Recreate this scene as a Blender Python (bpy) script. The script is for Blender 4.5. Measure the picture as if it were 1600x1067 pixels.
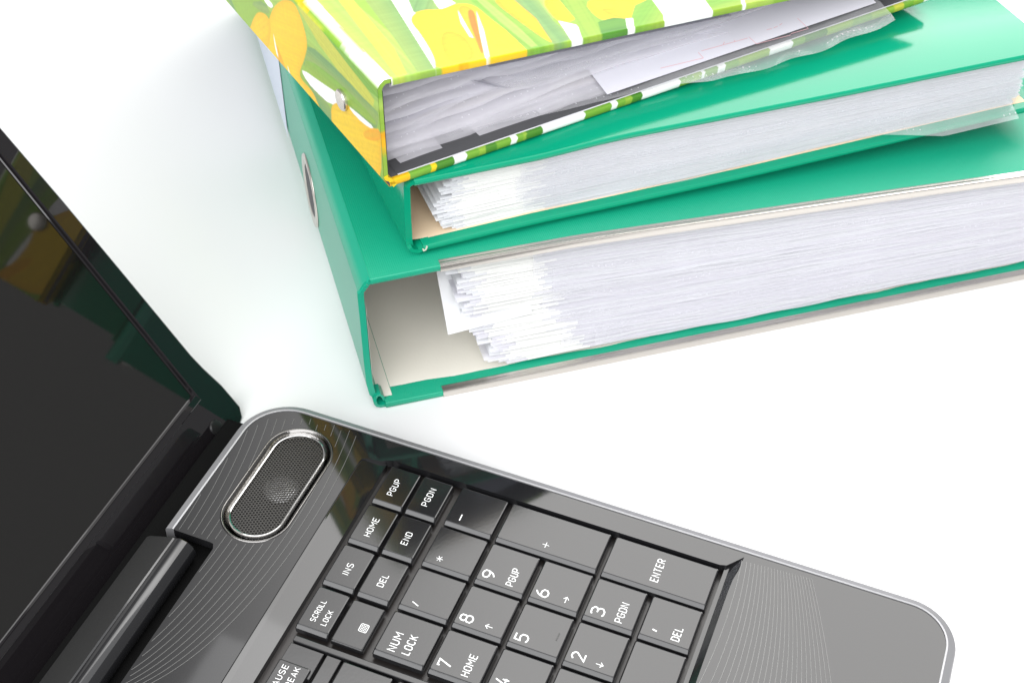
import bpy, bmesh, math, random
import numpy as np
from mathutils import Vector, Matrix

for o in list(bpy.data.objects):
    bpy.data.objects.remove(o)
scene = bpy.context.scene
COL = scene.collection
random.seed(7)
RNG = np.random.default_rng(7)
MM = 0.001                                   # everything below is measured in millimetres

# ------------------------------------------------------------------ camera
CAM = np.array([-240.505, -179.961, 404.335])
F_PX = 2300.0
TILT, YAW = math.radians(-47.1824), math.radians(68.6050)
def _rot(T, yaw):
    cz, sz = math.cos(yaw), math.sin(yaw)
    ct, st = math.cos(T), math.sin(T)
    return np.array([[1, 0, 0], [0, ct, -st], [0, st, ct]]) @ np.array([[cz, -sz, 0], [sz, cz, 0], [0, 0, 1]])
ROT = _rot(TILT, YAW)
cam = bpy.data.cameras.new('camera')
cam.sensor_width = 36.0
cam.lens = F_PX / 1600 * 36.0
cam.clip_start, cam.clip_end = 0.01, 50
cam.dof.use_dof = True
cam.dof.focus_distance = 0.50
cam.dof.aperture_fstop = 45
cam_o = bpy.data.objects.new('camera', cam)
COL.objects.link(cam_o)
cam_o.matrix_world = Matrix.Translation(Vector(CAM * MM)) @ Matrix(ROT.T.tolist()).to_4x4()
scene.camera = cam_o

# ------------------------------------------------------------------ light: white studio with soft boxes behind and in front, plus an added overhead fill
world = bpy.data.worlds.new('World')
scene.world = world
world.use_nodes = True
bg = world.node_tree.nodes['Background']
bg.inputs['Color'].default_value = (0.985, 0.99, 1.0, 1)
bg.inputs['Strength'].default_value = 0.45
def softbox(name, loc, target, sx, sy, radiance, col=(1, 1, 1)):
    l = bpy.data.lights.new(name, 'AREA')
    l.shape = 'RECTANGLE'
    l.size, l.size_y = sx, sy
    l.energy = radiance * math.pi * sx * sy
    l.color = col
    o = bpy.data.objects.new(name, l)
    COL.objects.link(o)
    o.location = loc
    d = Vector(target) - Vector(loc)
    o.rotation_euler = d.to_track_quat('-Z', 'Y').to_euler()
    return o
def falloff(o, lo, u0, u1):
    """dims one side of the soft box, added to darken the hinge-side reflection"""
    l = o.data
    l.use_nodes = True
    nt = l.node_tree
    em = nt.nodes['Emission']
    g = nt.nodes.new('ShaderNodeNewGeometry')
    sp_ = nt.nodes.new('ShaderNodeSeparateXYZ')
    r = nt.nodes.new('ShaderNodeMapRange')
    r.interpolation_type = 'SMOOTHSTEP'
    r.inputs['From Min'].default_value, r.inputs['From Max'].default_value = u0, u1
    r.inputs['To Min'].default_value, r.inputs['To Max'].default_value = lo, 1.0
    nt.links.new(g.outputs['Parametric'], sp_.inputs[0])
    nt.links.new(sp_.outputs['X'], r.inputs['Value'])
    nt.links.new(r.outputs[0], em.inputs['Strength'])
sb = softbox('softbox', (1.08, 0.16, 1.08), (0.1, -0.05, 0.05), 1.55, 1.15, 5.6, (1.0, 0.985, 0.965))
falloff(sb, 0.03, 0.92, 0.50)
softbox('softbox_front', (-0.94, -0.03, 0.90), (0.15, 0.0, 0.05), 2.3, 1.1, 5.2, (0.985, 0.99, 1.0))
softbox('top_fill', (0.12, -0.10, 1.55), (0.12, -0.08, 0.0), 1.5, 1.5, 1.7, (0.985, 0.99, 1.0))  # added overhead fill, makes up for the dim world light

vs = scene.view_settings
vs.view_transform = 'Standard'
vs.look = 'None'
vs.exposure = 0.0
vs.gamma = 1.0
vs.use_curve_mapping = False
scene.cycles.transparent_max_bounces = 48
scene.cycles.max_bounces = 10

# ------------------------------------------------------------------ pixel -> direction helpers (photograph 1600 x 1067)
def ray(px):
    return ROT.T @ np.array([(px[0] - 800) / F_PX, -(px[1] - 533.5) / F_PX, -1.0])
def at_z(px, z):
    d = ray(px)
    return CAM + d * ((z - CAM[2]) / d[2])
class Frame:
    """upright local frame of a binder: u across the cover, v along the spine, z up (world height)"""
    def __init__(s, o, ang):
        s.o = np.array(o, float)
        s.ang = math.radians(ang)
        s.u = np.array([math.cos(s.ang), math.sin(s.ang), 0])
        s.v = np.array([-math.sin(s.ang), math.cos(s.ang), 0])
    def front(s, px, v=0):
        d = ray(px)
        X = CAM + d * ((v - (CAM - s.o) @ s.v) / (d @ s.v))
        return float((X - s.o) @ s.u), float(X[2] - s.o[2])
    def side(s, px, u=0):
        d = ray(px)
        X = CAM + d * ((u - (CAM - s.o) @ s.u) / (d @ s.u))
        return float((X - s.o) @ s.v), float(X[2] - s.o[2])
    def plane(s, px, z0, k):                 # onto z = z0 + k*u (local)
        d = ray(px)
        n = np.array([0, 0, 1.0]) - k * s.u
        P = s.o + np.array([0, 0, z0])
        X = CAM + d * (((P - CAM) @ n) / (d @ n))
        return float((X - s.o) @ s.u), float((X - s.o) @ s.v)
WEDGE = math.radians(1.7412)
ZK = 16.5                                    # key tops above the desk
LM = np.array([[1, 0, 0], [0, math.cos(WEDGE), math.sin(WEDGE)], [0, -math.sin(WEDGE), math.cos(WEDGE)]])
def deck(px, z=0.0):                         # laptop-local x, y of a pixel at local height z over the key tops
    d = LM @ ray(px)
    c = LM @ (CAM - np.array([0, 0, ZK]))
    X = c + d * ((z - c[2]) / d[2])
    return float(X[0]), float(X[1])

# ------------------------------------------------------------------ materials
def mat(name, col, rough=0.5, metal=0.0, ior=1.5, spec=0.5, coat=0.0, coat_rough=0.05, bump=0.0, bump_scale=400.0,
        var=0.0, var_scale=20.0, stretch=(1, 1, 1), trans=0.0, rough_var=0.0):
    m = bpy.data.materials.new(name)
    m.use_nodes = True
    nt = m.node_tree
    b = nt.nodes['Principled BSDF']
    b.inputs['Base Color'].default_value = (*col, 1)
    b.inputs['Roughness'].default_value = rough
    b.inputs['Metallic'].default_value = metal
    b.inputs['IOR'].default_value = ior
    b.inputs['Specular IOR Level'].default_value = spec
    b.inputs['Coat Weight'].default_value = coat
    b.inputs['Coat Roughness'].default_value = coat_rough
    b.inputs['Transmission Weight'].default_value = trans
    tc = nt.nodes.new('ShaderNodeTexCoord')
    mp = nt.nodes.new('ShaderNodeMapping')
    mp.inputs['Scale'].default_value = stretch
    nt.links.new(tc.outputs['Object'], mp.inputs['Vector'])
    if var > 0 or rough_var > 0:
        n = nt.nodes.new('ShaderNodeTexNoise')
        n.inputs['Scale'].default_value = var_scale
        n.inputs['Detail'].default_value = 6
        nt.links.new(mp.outputs[0], n.inputs['Vector'])
        if var > 0:
            r = nt.nodes.new('ShaderNodeMapRange')
            r.inputs['To Min'].default_value = 1 - var
            r.inputs['To Max'].default_value = 1 + var
            nt.links.new(n.outputs['Fac'], r.inputs['Value'])
            mx = nt.nodes.new('ShaderNodeMix')
            mx.data_type = 'RGBA'
            mx.blend_type = 'MULTIPLY'
            mx.inputs['Factor'].default_value = 1
            mx.inputs['A'].default_value = (*col, 1)
            nt.links.new(r.outputs[0], mx.inputs['B'])
            nt.links.new(mx.outputs['Result'], b.inputs['Base Color'])
        if rough_var > 0:
            r = nt.nodes.new('ShaderNodeMapRange')
            r.inputs['To Min'].default_value = max(0.0, rough - rough_var)
            r.inputs['To Max'].default_value = rough + rough_var
            nt.links.new(n.outputs['Fac'], r.inputs['Value'])
            nt.links.new(r.outputs[0], b.inputs['Roughness'])
    if bump > 0:
        n = nt.nodes.new('ShaderNodeTexNoise')
        n.inputs['Scale'].default_value = bump_scale
        n.inputs['Detail'].default_value = 3
        nt.links.new(mp.outputs[0], n.inputs['Vector'])
        bp = nt.nodes.new('ShaderNodeBump')
        bp.inputs['Strength'].default_value = bump
        bp.inputs['Distance'].default_value = 0.0003
        nt.links.new(n.outputs['Fac'], bp.inputs['Height'])
        nt.links.new(bp.outputs[0], b.inputs['Normal'])
    return m
def linen(name, col, rough, coat, depth):
    """book cloth: a woven emboss from two crossed waves"""
    m = mat(name, col, rough, coat=coat, coat_rough=0.22, var=0.05, var_scale=30)
    nt = m.node_tree
    b = nt.nodes['Principled BSDF']
    tc = nt.nodes.new('ShaderNodeTexCoord')
    hs = []
    for d in ('X', 'Y'):
        w = nt.nodes.new('ShaderNodeTexWave')
        w.bands_direction = d
        w.inputs['Scale'].default_value = 420
        w.inputs['Distortion'].default_value = 1.2
        w.inputs['Detail'].default_value = 1
        nt.links.new(tc.outputs['Object'], w.inputs['Vector'])
        hs.append(w)
    a = nt.nodes.new('ShaderNodeMath')
    a.operation = 'ADD'
    nt.links.new(hs[0].outputs['Fac'], a.inputs[0])
    nt.links.new(hs[1].outputs['Fac'], a.inputs[1])
    bp = nt.nodes.new('ShaderNodeBump')
    bp.inputs['Strength'].default_value = depth
    bp.inputs['Distance'].default_value = 0.00025
    nt.links.new(a.outputs[0], bp.inputs['Height'])
    nt.links.new(bp.outputs[0], b.inputs['Normal'])
    return m
def film(name, col, opacity, rough=0.25, dots=True):
    """clear plastic pocket: part transparent, part milky and glossy, weld marks along the front edge (UV in mm)"""
    m = bpy.data.materials.new(name)
    m.use_nodes = True
    nt = m.node_tree
    b = nt.nodes['Principled BSDF']
    b.inputs['Base Color'].default_value = (*col, 1)
    b.inputs['Roughness'].default_value = rough
    b.inputs['IOR'].default_value = 1.5
    out = nt.nodes['Material Output']
    tr = nt.nodes.new('ShaderNodeBsdfTransparent')
    mix = nt.nodes.new('ShaderNodeMixShader')
    nt.links.new(tr.outputs[0], mix.inputs[1])
    nt.links.new(b.outputs[0], mix.inputs[2])
    nt.links.new(mix.outputs[0], out.inputs['Surface'])
    uv = nt.nodes.new('ShaderNodeUVMap')
    sep = nt.nodes.new('ShaderNodeSeparateXYZ')
    nt.links.new(uv.outputs[0], sep.inputs[0])
    no = nt.nodes.new('ShaderNodeTexNoise')
    no.inputs['Scale'].default_value = 0.09
    no.inputs['Detail'].default_value = 4
    nt.links.new(uv.outputs[0], no.inputs['Vector'])
    def mth(op, a, bb):
        n = nt.nodes.new('ShaderNodeMath')
        n.operation = op
        for i, x in enumerate((a, bb)):
            if hasattr(x, 'type'):
                nt.links.new(x, n.inputs[i])
            else:
                n.inputs[i].default_value = x
        return n.outputs[0]
    op = mth('MULTIPLY_ADD', no.outputs['Fac'], 0.18)
    op.node.inputs[2].default_value = opacity - 0.09
    if dots:
        fx = mth('FRACT', mth('DIVIDE', sep.outputs['X'], 2.7), 0)
        a = mth('MULTIPLY', mth('LESS_THAN', fx, 0.17), mth('GREATER_THAN', no.outputs['Fac'], 0.5))
        c = mth('GREATER_THAN', sep.outputs['Y'], 2.1)
        d = mth('LESS_THAN', sep.outputs['Y'], 2.7)
        k = mth('MULTIPLY', mth('MULTIPLY', a, c), d)
        op = mth('MAXIMUM', op, mth('MULTIPLY', k, 0.6))
    nt.links.new(op, mix.inputs[0])
    return m

M = {}
M['table'] = mat('white_table', (0.76, 0.76, 0.762), 0.22, var=0.01, var_scale=6)
M['gloss'] = mat('gloss_black_plastic', (0.010, 0.010, 0.011), 0.05, ior=1.55, bump=0.012, bump_scale=60, rough_var=0.035, var_scale=25)
M['gloss2'] = mat('gloss_black_bezel', (0.008, 0.007, 0.008), 0.03, ior=1.5)
M['key'] = mat('satin_black_key', (0.012, 0.012, 0.013), 0.12, ior=1.55, bump=0.02, bump_scale=900)
M['plate'] = mat('dark_brown_plate', (0.02, 0.017, 0.016), 0.35)
M['matte'] = mat('matte_black_plastic', (0.012, 0.012, 0.012), 0.55, bump=0.2, bump_scale=2500)
M['screen'] = mat('screen_panel', (0.006, 0.0055, 0.005), 0.05, ior=1.52, rough_var=0.03, var_scale=18)
M['silver'] = mat('silver_trim', (0.29, 0.29, 0.30), 0.36, metal=0.45)
M['chrome'] = mat('chrome', (0.17, 0.165, 0.16), 0.10, metal=1.0, bump=0.15, bump_scale=1800)
M['chrome_ring'] = mat('chrome_ring', (0.8, 0.79, 0.77), 0.12, metal=1.0)
M['grille'] = mat('speaker_mesh', (0.055, 0.053, 0.05), 0.33, metal=0.6)
M['cone'] = mat('speaker_cone', (0.05, 0.05, 0.05), 0.3)
M['dome'] = mat('speaker_dome', (0.7, 0.7, 0.7), 0.35, metal=0.6)
M['legend'] = mat('white_print', (0.85, 0.86, 0.85), 0.5)
M['stripe'] = mat('grey_pinstripe', (0.10, 0.10, 0.097), 0.2)
M['dark_mark'] = mat('key_bump', (0.01, 0.01, 0.01), 0.3)
M['recess'] = mat('dull_black_recess', (0.004, 0.004, 0.004), 0.9, spec=0.06)
M['rubber'] = mat('rubber', (0.012, 0.012, 0.012), 0.35)
GREEN1 = (0.003, 0.31, 0.18)
M['cloth'] = linen('green_book_cloth', GREEN1, 0.42, 0.08, 0.26)
M['cloth_fold'] = linen('green_book_cloth_fold', (0.003, 0.31, 0.19), 0.36, 0.15, 0.06)
M['gloss_green'] = mat('green_glossy_cover', (0.002, 0.275, 0.15), 0.11, spec=0.42, bump=0.06, bump_scale=1500, var=0.03)
M['beige'] = mat('beige_lining', (0.78, 0.745, 0.66), 0.75, var=0.04, var_scale=40, bump=0.15, bump_scale=900)
M['kraft'] = mat('kraft_lining', (0.78, 0.61, 0.42), 0.75, var=0.07, var_scale=120, bump=0.15, bump_scale=900)
M['charcoal'] = mat('charcoal_lining', (0.075, 0.075, 0.08), 0.8, var=0.06, var_scale=150)
M['nickel'] = mat('nickel', (0.62, 0.585, 0.54), 0.26, metal=0.9)
M['board'] = mat('bare_board_edge', (0.62, 0.58, 0.5), 0.8)
M['paperlabel'] = mat('white_label', (0.60, 0.66, 0.76), 0.45)
M['film'] = film('clear_pocket_film', (0.73, 0.72, 0.785), 0.62)
M['film2'] = film('milky_pocket_film', (0.71, 0.72, 0.75), 0.76)
M['film4'] = film('lilac_pocket_film', (0.84, 0.82, 0.88), 0.42, 0.15)
M['veil'] = film('pocket_border_film', (0.74, 0.735, 0.79), 0.27, 0.2)
M['film3'] = film('loose_clear_film', (0.78, 0.775, 0.80), 0.28, 0.12)
M['strip'] = mat('white_punched_strip', (0.69, 0.695, 0.675), 0.35)
M['paper0'] = mat('paper_white', (0.74, 0.74, 0.77), 0.6)
M['paper1'] = mat('paper_lilac', (0.66, 0.65, 0.76), 0.6)
M['paper2'] = mat('paper_cream', (0.68, 0.645, 0.61), 0.6)
M['red'] = mat('red_ink', (0.74, 0.42, 0.45), 0.6)
M['paper3'] = mat('paper_under_film', (0.72, 0.71, 0.77), 0.4)
M['purple'] = mat('purple_ink', (0.22, 0.10, 0.35), 0.6)

# ------------------------------------------------------------------ object helpers
def tag(o, label=None, cat=None, group=None, kind=None):
    for k, v in (('label', label), ('category', cat), ('group', group), ('kind', kind)):
        if v:
            o[k] = v
    return o
def empty(name, loc, rot=(0, 0, 0)):
    o = bpy.data.objects.new(name, None)
    o.empty_display_size = 0.02
    COL.objects.link(o)
    o.location = Vector(loc) * MM
    o.rotation_euler = rot
    return o
def link(name, me, parent=None):
    o = bpy.data.objects.new(name, me)
    COL.objects.link(o)
    if parent is not None:
        o.parent = parent
    return o
def mesh(name, verts, faces, mats, parent=None, smooth=False, idx=None, uv=None):
    me = bpy.data.meshes.new(name)
    me.from_pydata([tuple(float(c) * MM for c in v) for v in verts], [], [tuple(f) for f in faces])
    for m in (mats if isinstance(mats, (list, tuple)) else [mats]):
        me.materials.append(m)
    if idx is not None:
        me.polygons.foreach_set('material_index', idx)
    if smooth:
        me.polygons.foreach_set('use_smooth', [True] * len(me.polygons))
    if uv is not None:
        l = me.uv_layers.new(name='UVMap')
        vi = np.empty(len(me.loops), dtype=np.int32)
        me.loops.foreach_get('vertex_index', vi)
        l.data.foreach_set('uv', np.asarray(uv, dtype=np.float32)[vi].ravel())
    me.validate()
    me.update()
    return link(name, me, parent)
def from_bm(name, bm, m, parent=None, smooth=False):
    for v in bm.verts:
        v.co *= MM
    bmesh.ops.recalc_face_normals(bm, faces=bm.faces)
    me = bpy.data.meshes.new(name)
    bm.to_mesh(me)
    bm.free()
    for x in (m if isinstance(m, (list, tuple)) else [m]):
        me.materials.append(x)
    if smooth:
        me.polygons.foreach_set('use_smooth', [True] * len(me.polygons))
    return link(name, me, parent)
def smooth_by_angle(o, deg=35):
    me = o.data
    me.polygons.foreach_set('use_smooth', [True] * len(me.polygons))
    bm = bmesh.new()
    bm.from_mesh(me)
    for e in bm.edges:
        if len(e.link_faces) != 2 or e.calc_face_angle(0) > math.radians(deg):
            e.smooth = False
    bm.to_mesh(me)
    bm.free()
def bm_box(x0, x1, y0, y1, z0, z1, bev=0.0, seg=2):
    bm = bmesh.new()
    bmesh.ops.create_cube(bm, size=1)
    for v in bm.verts:
        v.co = Vector(((x0 + x1) / 2 + v.co.x * (x1 - x0), (y0 + y1) / 2 + v.co.y * (y1 - y0), (z0 + z1) / 2 + v.co.z * (z1 - z0)))
    if bev > 0:
        bmesh.ops.bevel(bm, geom=list(bm.edges), offset=bev, segments=seg, profile=0.5, affect='EDGES')
    return bm
def sweep(name, path, prof, m, parent=None, smooth=True, closed=False):
    """path: 2D points (x, y); prof: (offset to the right of travel, z); caps the ends"""
    P = np.array(path, float)
    n = len(P)
    T = np.zeros_like(P)
    for i in range(n):
        a = P[(i - 1) % n] if (closed or i > 0) else P[i]
        b = P[(i + 1) % n] if (closed or i < n - 1) else P[i]
        t1 = (P[i] - a)
        t2 = (b - P[i])
        t1 = t1 / (np.linalg.norm(t1) or 1)
        t2 = t2 / (np.linalg.norm(t2) or 1)
        t = t1 + t2
        T[i] = t / np.linalg.norm(t)
    N = np.stack([T[:, 1], -T[:, 0]], 1)
    V, Fc = [], []
    k = len(prof)
    for i in range(n):
        for off, z in prof:
            V.append((P[i, 0] + N[i, 0] * off, P[i, 1] + N[i, 1] * off, z))
    for i in range(n if closed else n - 1):
        for j in range(k):
            a, b = i * k + j, i * k + (j + 1) % k
            c, d = ((i + 1) % n) * k + (j + 1) % k, ((i + 1) % n) * k + j
            Fc.append((a, b, c, d))
    if not closed:
        Fc.append(tuple(range(k))[::-1])
        Fc.append(tuple((n - 1) * k + j for j in range(k)))
    o = mesh(name, V, Fc, m, parent)
    if smooth:
        smooth_by_angle(o, 30)
    return o
def extrude_x(name, prof, x0, x1, m, parent=None, deg=30, bev=0):
    """profile (y, z) closed, extruded along x"""
    k = len(prof)
    V = [(x0, y, z) for y, z in prof] + [(x1, y, z) for y, z in prof]
    Fc = [(j, (j + 1) % k, k + (j + 1) % k, k + j) for j in range(k)]
    Fc += [tuple(range(k))[::-1], tuple(range(k, 2 * k))]
    o = mesh(name, V, Fc, m, parent)
    smooth_by_angle(o, deg)
    return o
def arc(cx, cy, r, a0, a1, n):
    return [(cx + r * math.cos(math.radians(a0 + (a1 - a0) * i / n)), cy + r * math.sin(math.radians(a0 + (a1 - a0) * i / n))) for i in range(n + 1)]
def fill_loops(loops, z):
    bm = bmesh.new()
    for lp in loops:
        vs_ = [bm.verts.new((x, y, z)) for x, y in lp]
        for i in range(len(vs_)):
            bm.edges.new((vs_[i], vs_[(i + 1) % len(vs_)]))
    bmesh.ops.triangle_fill(bm, use_beauty=True, use_dissolve=False, edges=list(bm.edges), normal=(0, 0, 1))
    return bm
def plate(name, loops, z1, z0, m, parent=None, lip=0.0):
    """flat sheet with holes, walls down to z0"""
    bm = fill_loops(loops, z1)
    for lp in loops:
        ring = [(bm.verts.new((x, y, z1)), bm.verts.new((x, y, z0))) for x, y in lp]
        for i in range(len(ring)):
            a, b = ring[i], ring[(i + 1) % len(ring)]
            bm.faces.new((a[0], b[0], b[1], a[1]))
    return from_bm(name, bm, m, parent)
def stadium(cx, cy, a, r, n=20):
    return arc(cx + a, cy, r, -90, 90, n) + arc(cx - a, cy, r, 90, 270, n)
def in_stadium(x, y, cx, cy, a, r):
    dx = max(abs(x - cx) - a, 0)
    return dx * dx + (y - cy) ** 2 < r * r
def ribbon(V, Fc, pts, w, z, closed=False):
    """mitred flat stroke"""
    P = np.array(pts, float)
    if closed:
        P = np.vstack([P, P[:1]])
    n = len(P)
    base = len(V)
    for i in range(n):
        if closed:
            a, b = P[(i - 1) % (n - 1)], P[(i + 1) % (n - 1)]
            if i == n - 1:
                a, b = P[n - 2], P[1]
        else:
            a, b = P[max(i - 1, 0)], P[min(i + 1, n - 1)]
        t1, t2 = P[i] - a, b - P[i]
        t1 = t1 / (np.linalg.norm(t1) or 1) if np.linalg.norm(t1) > 0 else t2 / np.linalg.norm(t2)
        t2 = t2 / np.linalg.norm(t2) if np.linalg.norm(t2) > 0 else t1
        t = t1 + t2
        t /= np.linalg.norm(t)
        s = 1 / max(0.5, float(t @ t1))
        nn = np.array([-t[1], t[0]]) * w / 2 * s
        V.append((*(P[i] + nn), z))
        V.append((*(P[i] - nn), z))
    for i in range(n - 1):
        k = base + 2 * i
        Fc.append((k, k + 1, k + 3, k + 2))

# ------------------------------------------------------------------ setting
tb = mesh('tabletop', [(-2500, -2500, 0), (2500, -2500, 0), (2500, 2500, 0), (-2500, 2500, 0)], [(0, 1, 2, 3)], M['table'])
tag(tb, 'smooth white tabletop under the laptop and the binders', kind='structure')

# ================================================================== LAPTOP
laptop = empty('laptop', (0, ZK * math.sin(WEDGE), ZK - ZK * math.cos(WEDGE)), (WEDGE, 0, 0))
tag(laptop, 'open glossy black laptop with silver trim and a numeric keypad', 'laptop')
Z0 = ZK                                       # local height of the deck (key tops)
XL = -285.0
# outline of the deck, clockwise from the hinge notch round the right side to the front left
path = [(18.6, 45.0), (40, 45.0)] + arc(84.3 - 16, 45.0 - 16, 16, 90, 0, 12) + [(84.3, -60)] + arc(84.3 - 13.5, -207.8 + 13.5, 13.5, 0, -90, 12) + [(XL + 14, -207.8)]
trim_prof = [(-0.05, Z0 - 0.7), (0.0, Z0 + 0.25), (0.55, Z0 + 0.35), (3.0, Z0 - 0.75), (3.35, Z0 - 1.4), (3.45, Z0 - 6.0), (-0.05, Z0 - 6.0)]
path_cw = path[::-1]
sweep('silver_trim', path, [(-a, z) for a, z in trim_prof] if False else trim_prof, M['silver'], laptop) if False else None
# travel clockwise -> outside is on the left, so mirror the offsets
sweep('silver_trim', path, [(-a, z) for a, z in trim_prof], M['silver'], laptop)
deck_loop = [(x - 0.35 if x > 70 else x, y) for x, y in path] + [(XL, -207.8), (XL, 28.2), (16.5, 28.6), (18.4, 29.6), (18.6, 31)]
tray = [(XL + 12, -1.0), (70.8, 0.5), (72.4, 0.2), (73.2, -1.0), (74.0, -6.6), (75.0, -8.2), (75.9, -10.5), (75.9, -131.2), (76.6, -133.4), (79.0, -135.4), (82.3, -138.0),
        (76.0, -137.6), (71.5, -136.9), (66, -136.7), (XL + 12, -136.9)]
SPK = (50.5, 22.2, 14.8, 12.1)
o = plate('deck_panel', [deck_loop, tray, stadium(*SPK)], Z0, Z0 - 3.5, M['gloss'], laptop)
tag(o, 'glossy black deck panel with fine grey pinstripes')
# keyboard tray: a slanted strip behind the keys, a narrow ledge before the palm rest
well = [(XL + 16, -8.6), (73.6, -8.6)] + arc(73.6, -10.6, 2.0, 90, 0, 5)[1:] + arc(73.6, -130.9, 2.0, 0, -90, 5) + [(XL + 16, -132.9)]
V = [(XL + 12, -0.9, Z0 - 0.55), (74.0, 0.55, Z0 - 0.55), (74.6, -8.55, Z0 - 1.5), (XL + 12, -8.55, Z0 - 1.5)]
mesh('keyboard_surround', V + [(x, y, z - 3.2) for x, y, z in V], [(0, 1, 2, 3)[::-1], (3, 2, 6, 7), (1, 2, 6, 5)], M['gloss'], laptop)
V = [(XL + 12, -133.0, Z0 - 1.3), (78.2, -133.0, Z0 - 1.3), (78.8, -134.4, Z0 - 1.3), (XL + 12, -134.6, Z0 - 1.3), (82.2, -137.9, Z0 - 0.02), (71.5, -136.95, Z0 - 0.02), (XL + 12, -136.95, Z0 - 0.02)]
V += [(XL + 12, -133.0, Z0 - 5), (78.2, -133.0, Z0 - 5)]
mesh('palm_rest_step', V, [(3, 2, 1, 0), (2, 3, 6, 5), (2, 5, 4), (0, 1, 8, 7)], M['gloss'], laptop)
mesh('keyboard_plate', [(XL + 10, -140, Z0 - 4.6), (78, -140, Z0 - 4.6), (78, 1, Z0 - 4.6), (XL + 10, 1, Z0 - 4.6)], [(0, 1, 2, 3)], M['plate'], laptop)
# chassis below
body = [(x, y) for x, y in path[1:]] + [(XL, -207.8), (XL, 45.0)]
V, Fc = [], []
nb = len(body)
def inset(lp, d):
    P = np.array(lp)
    out = []
    for i in range(len(P)):
        a, b, c = P[i - 1], P[i], P[(i + 1) % len(P)]
        t1 = (b - a) / np.linalg.norm(b - a)
        t2 = (c - b) / np.linalg.norm(c - b)
        t = t1 + t2
        t /= np.linalg.norm(t)
        nn = np.array([-t[1], t[0]])
        out.append(tuple(b + nn * d / max(.4, float(t @ t1))))
    return out
for x, y in inset(body, 2.6):
    V.append((x, y, Z0 - 5.5))
for x, y in inset(body, -2.0):
    V.append((x, y, 8.0 if y < 0 else 4.0))
for i in range(nb):
    j = (i + 1) % nb
    Fc.append((i, j, nb + j, nb + i))
Fc.append(tuple(range(nb, 2 * nb)))
mesh('chassis', V, Fc, M['matte'], laptop)
mesh('hinge_well', [(XL, 24, Z0 - 5.6), (66, 24, Z0 - 5.6), (66, 48, Z0 - 5.6), (XL, 48, Z0 - 5.6)], [(0, 1, 2, 3)], M['recess'], laptop)
from_bm('rear_body', bm_box(XL, 79, 40, 59.5, Z0 - 13.5, Z0 - 9, 1.5), M['recess'], laptop)
for fx, fy in ((60, -180), (60, 30), (-255, -180), (-255, 30)):
    zb = -fy * math.tan(WEDGE)
    bm = bmesh.new()
    r = bmesh.ops.create_cone(bm, cap_ends=True, segments=20, radius1=7, radius2=8, depth=10)
    bmesh.ops.translate(bm, verts=bm.verts, vec=(fx, fy, zb + 5.0))
    from_bm('rubber_foot', bm, M['rubber'], laptop)
# hinge barrel
prof = [(52.5, Z0 - 1.6), (51.8, Z0 - 1.0), (41.6, Z0 + 3.2), (41.0, Z0 + 3.0), (40.6, Z0 + 3.3)]
prof += [(38.6 + 5.2 * math.cos(math.radians(a)), Z0 - 1.5 + 5.2 * math.sin(math.radians(a))) for a in range(66, 216, 10)]
prof += [(36, Z0 - 7), (52.5, Z0 - 7)]
k = len(prof)
V = [(XL + 40, y, z) for y, z in prof] + [(13.4, y, z) for y, z in prof] + [(14.0, 43 + (y - 43) * 0.95, Z0 - 2 + (z - Z0 + 2) * 0.9) for y, z in prof]
Fc = [(r * k + j, r * k + (j + 1) % k, (r + 1) * k + (j + 1) % k, (r + 1) * k + j) for r in range(2) for j in range(k)] + [tuple(range(2 * k, 3 * k))]
idx = [(1 if j in (0, 1) else 0) for r in range(2) for j in range(k)] + [0]
o = mesh('hinge_cover', V, Fc, [M['gloss'], M['matte']], laptop, idx=idx)
smooth_by_angle(o, 28)
tag(o, 'black rounded hinge cover')

# ---- speaker
sp = mesh('speaker', [(x, y, Z0 - 3.0) for x, y in stadium(SPK[0], SPK[1], SPK[2], 11.6)], [tuple(range(42))], M['cone'], laptop)
tag(sp, 'oval speaker with chrome rim and perforated grille')
bez = []
rings = [(12.75, 0.01), (12.6, 0.28), (12.25, 0.38), (11.9, 0.2), (11.5, -0.7), (10.8, -1.6), (9.9, -1.7)]
V, Fc = [], []
for r, z in rings:
    V += [(x, y, Z0 + z) for x, y in stadium(SPK[0], SPK[1], SPK[2], r, 24)]
n = 50
for i in range(len(rings) - 1):
    for j in range(n):
        Fc.append((i * n + j, i * n + (j + 1) % n, (i + 1) * n + (j + 1) % n, (i + 1) * n + j))
o = mesh('speaker_rim', V, Fc, M['chrome'], sp, smooth=True)
lp = stadium(SPK[0], SPK[1], SPK[2], 9.55, 24)
sweep('speaker_ring', lp, [(0.42 * math.cos(a), Z0 - 0.55 + 0.5 * math.sin(a)) for a in np.linspace(0, 2 * math.pi, 9)[:-1]], M['chrome_ring'], sp, closed=True)
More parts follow.
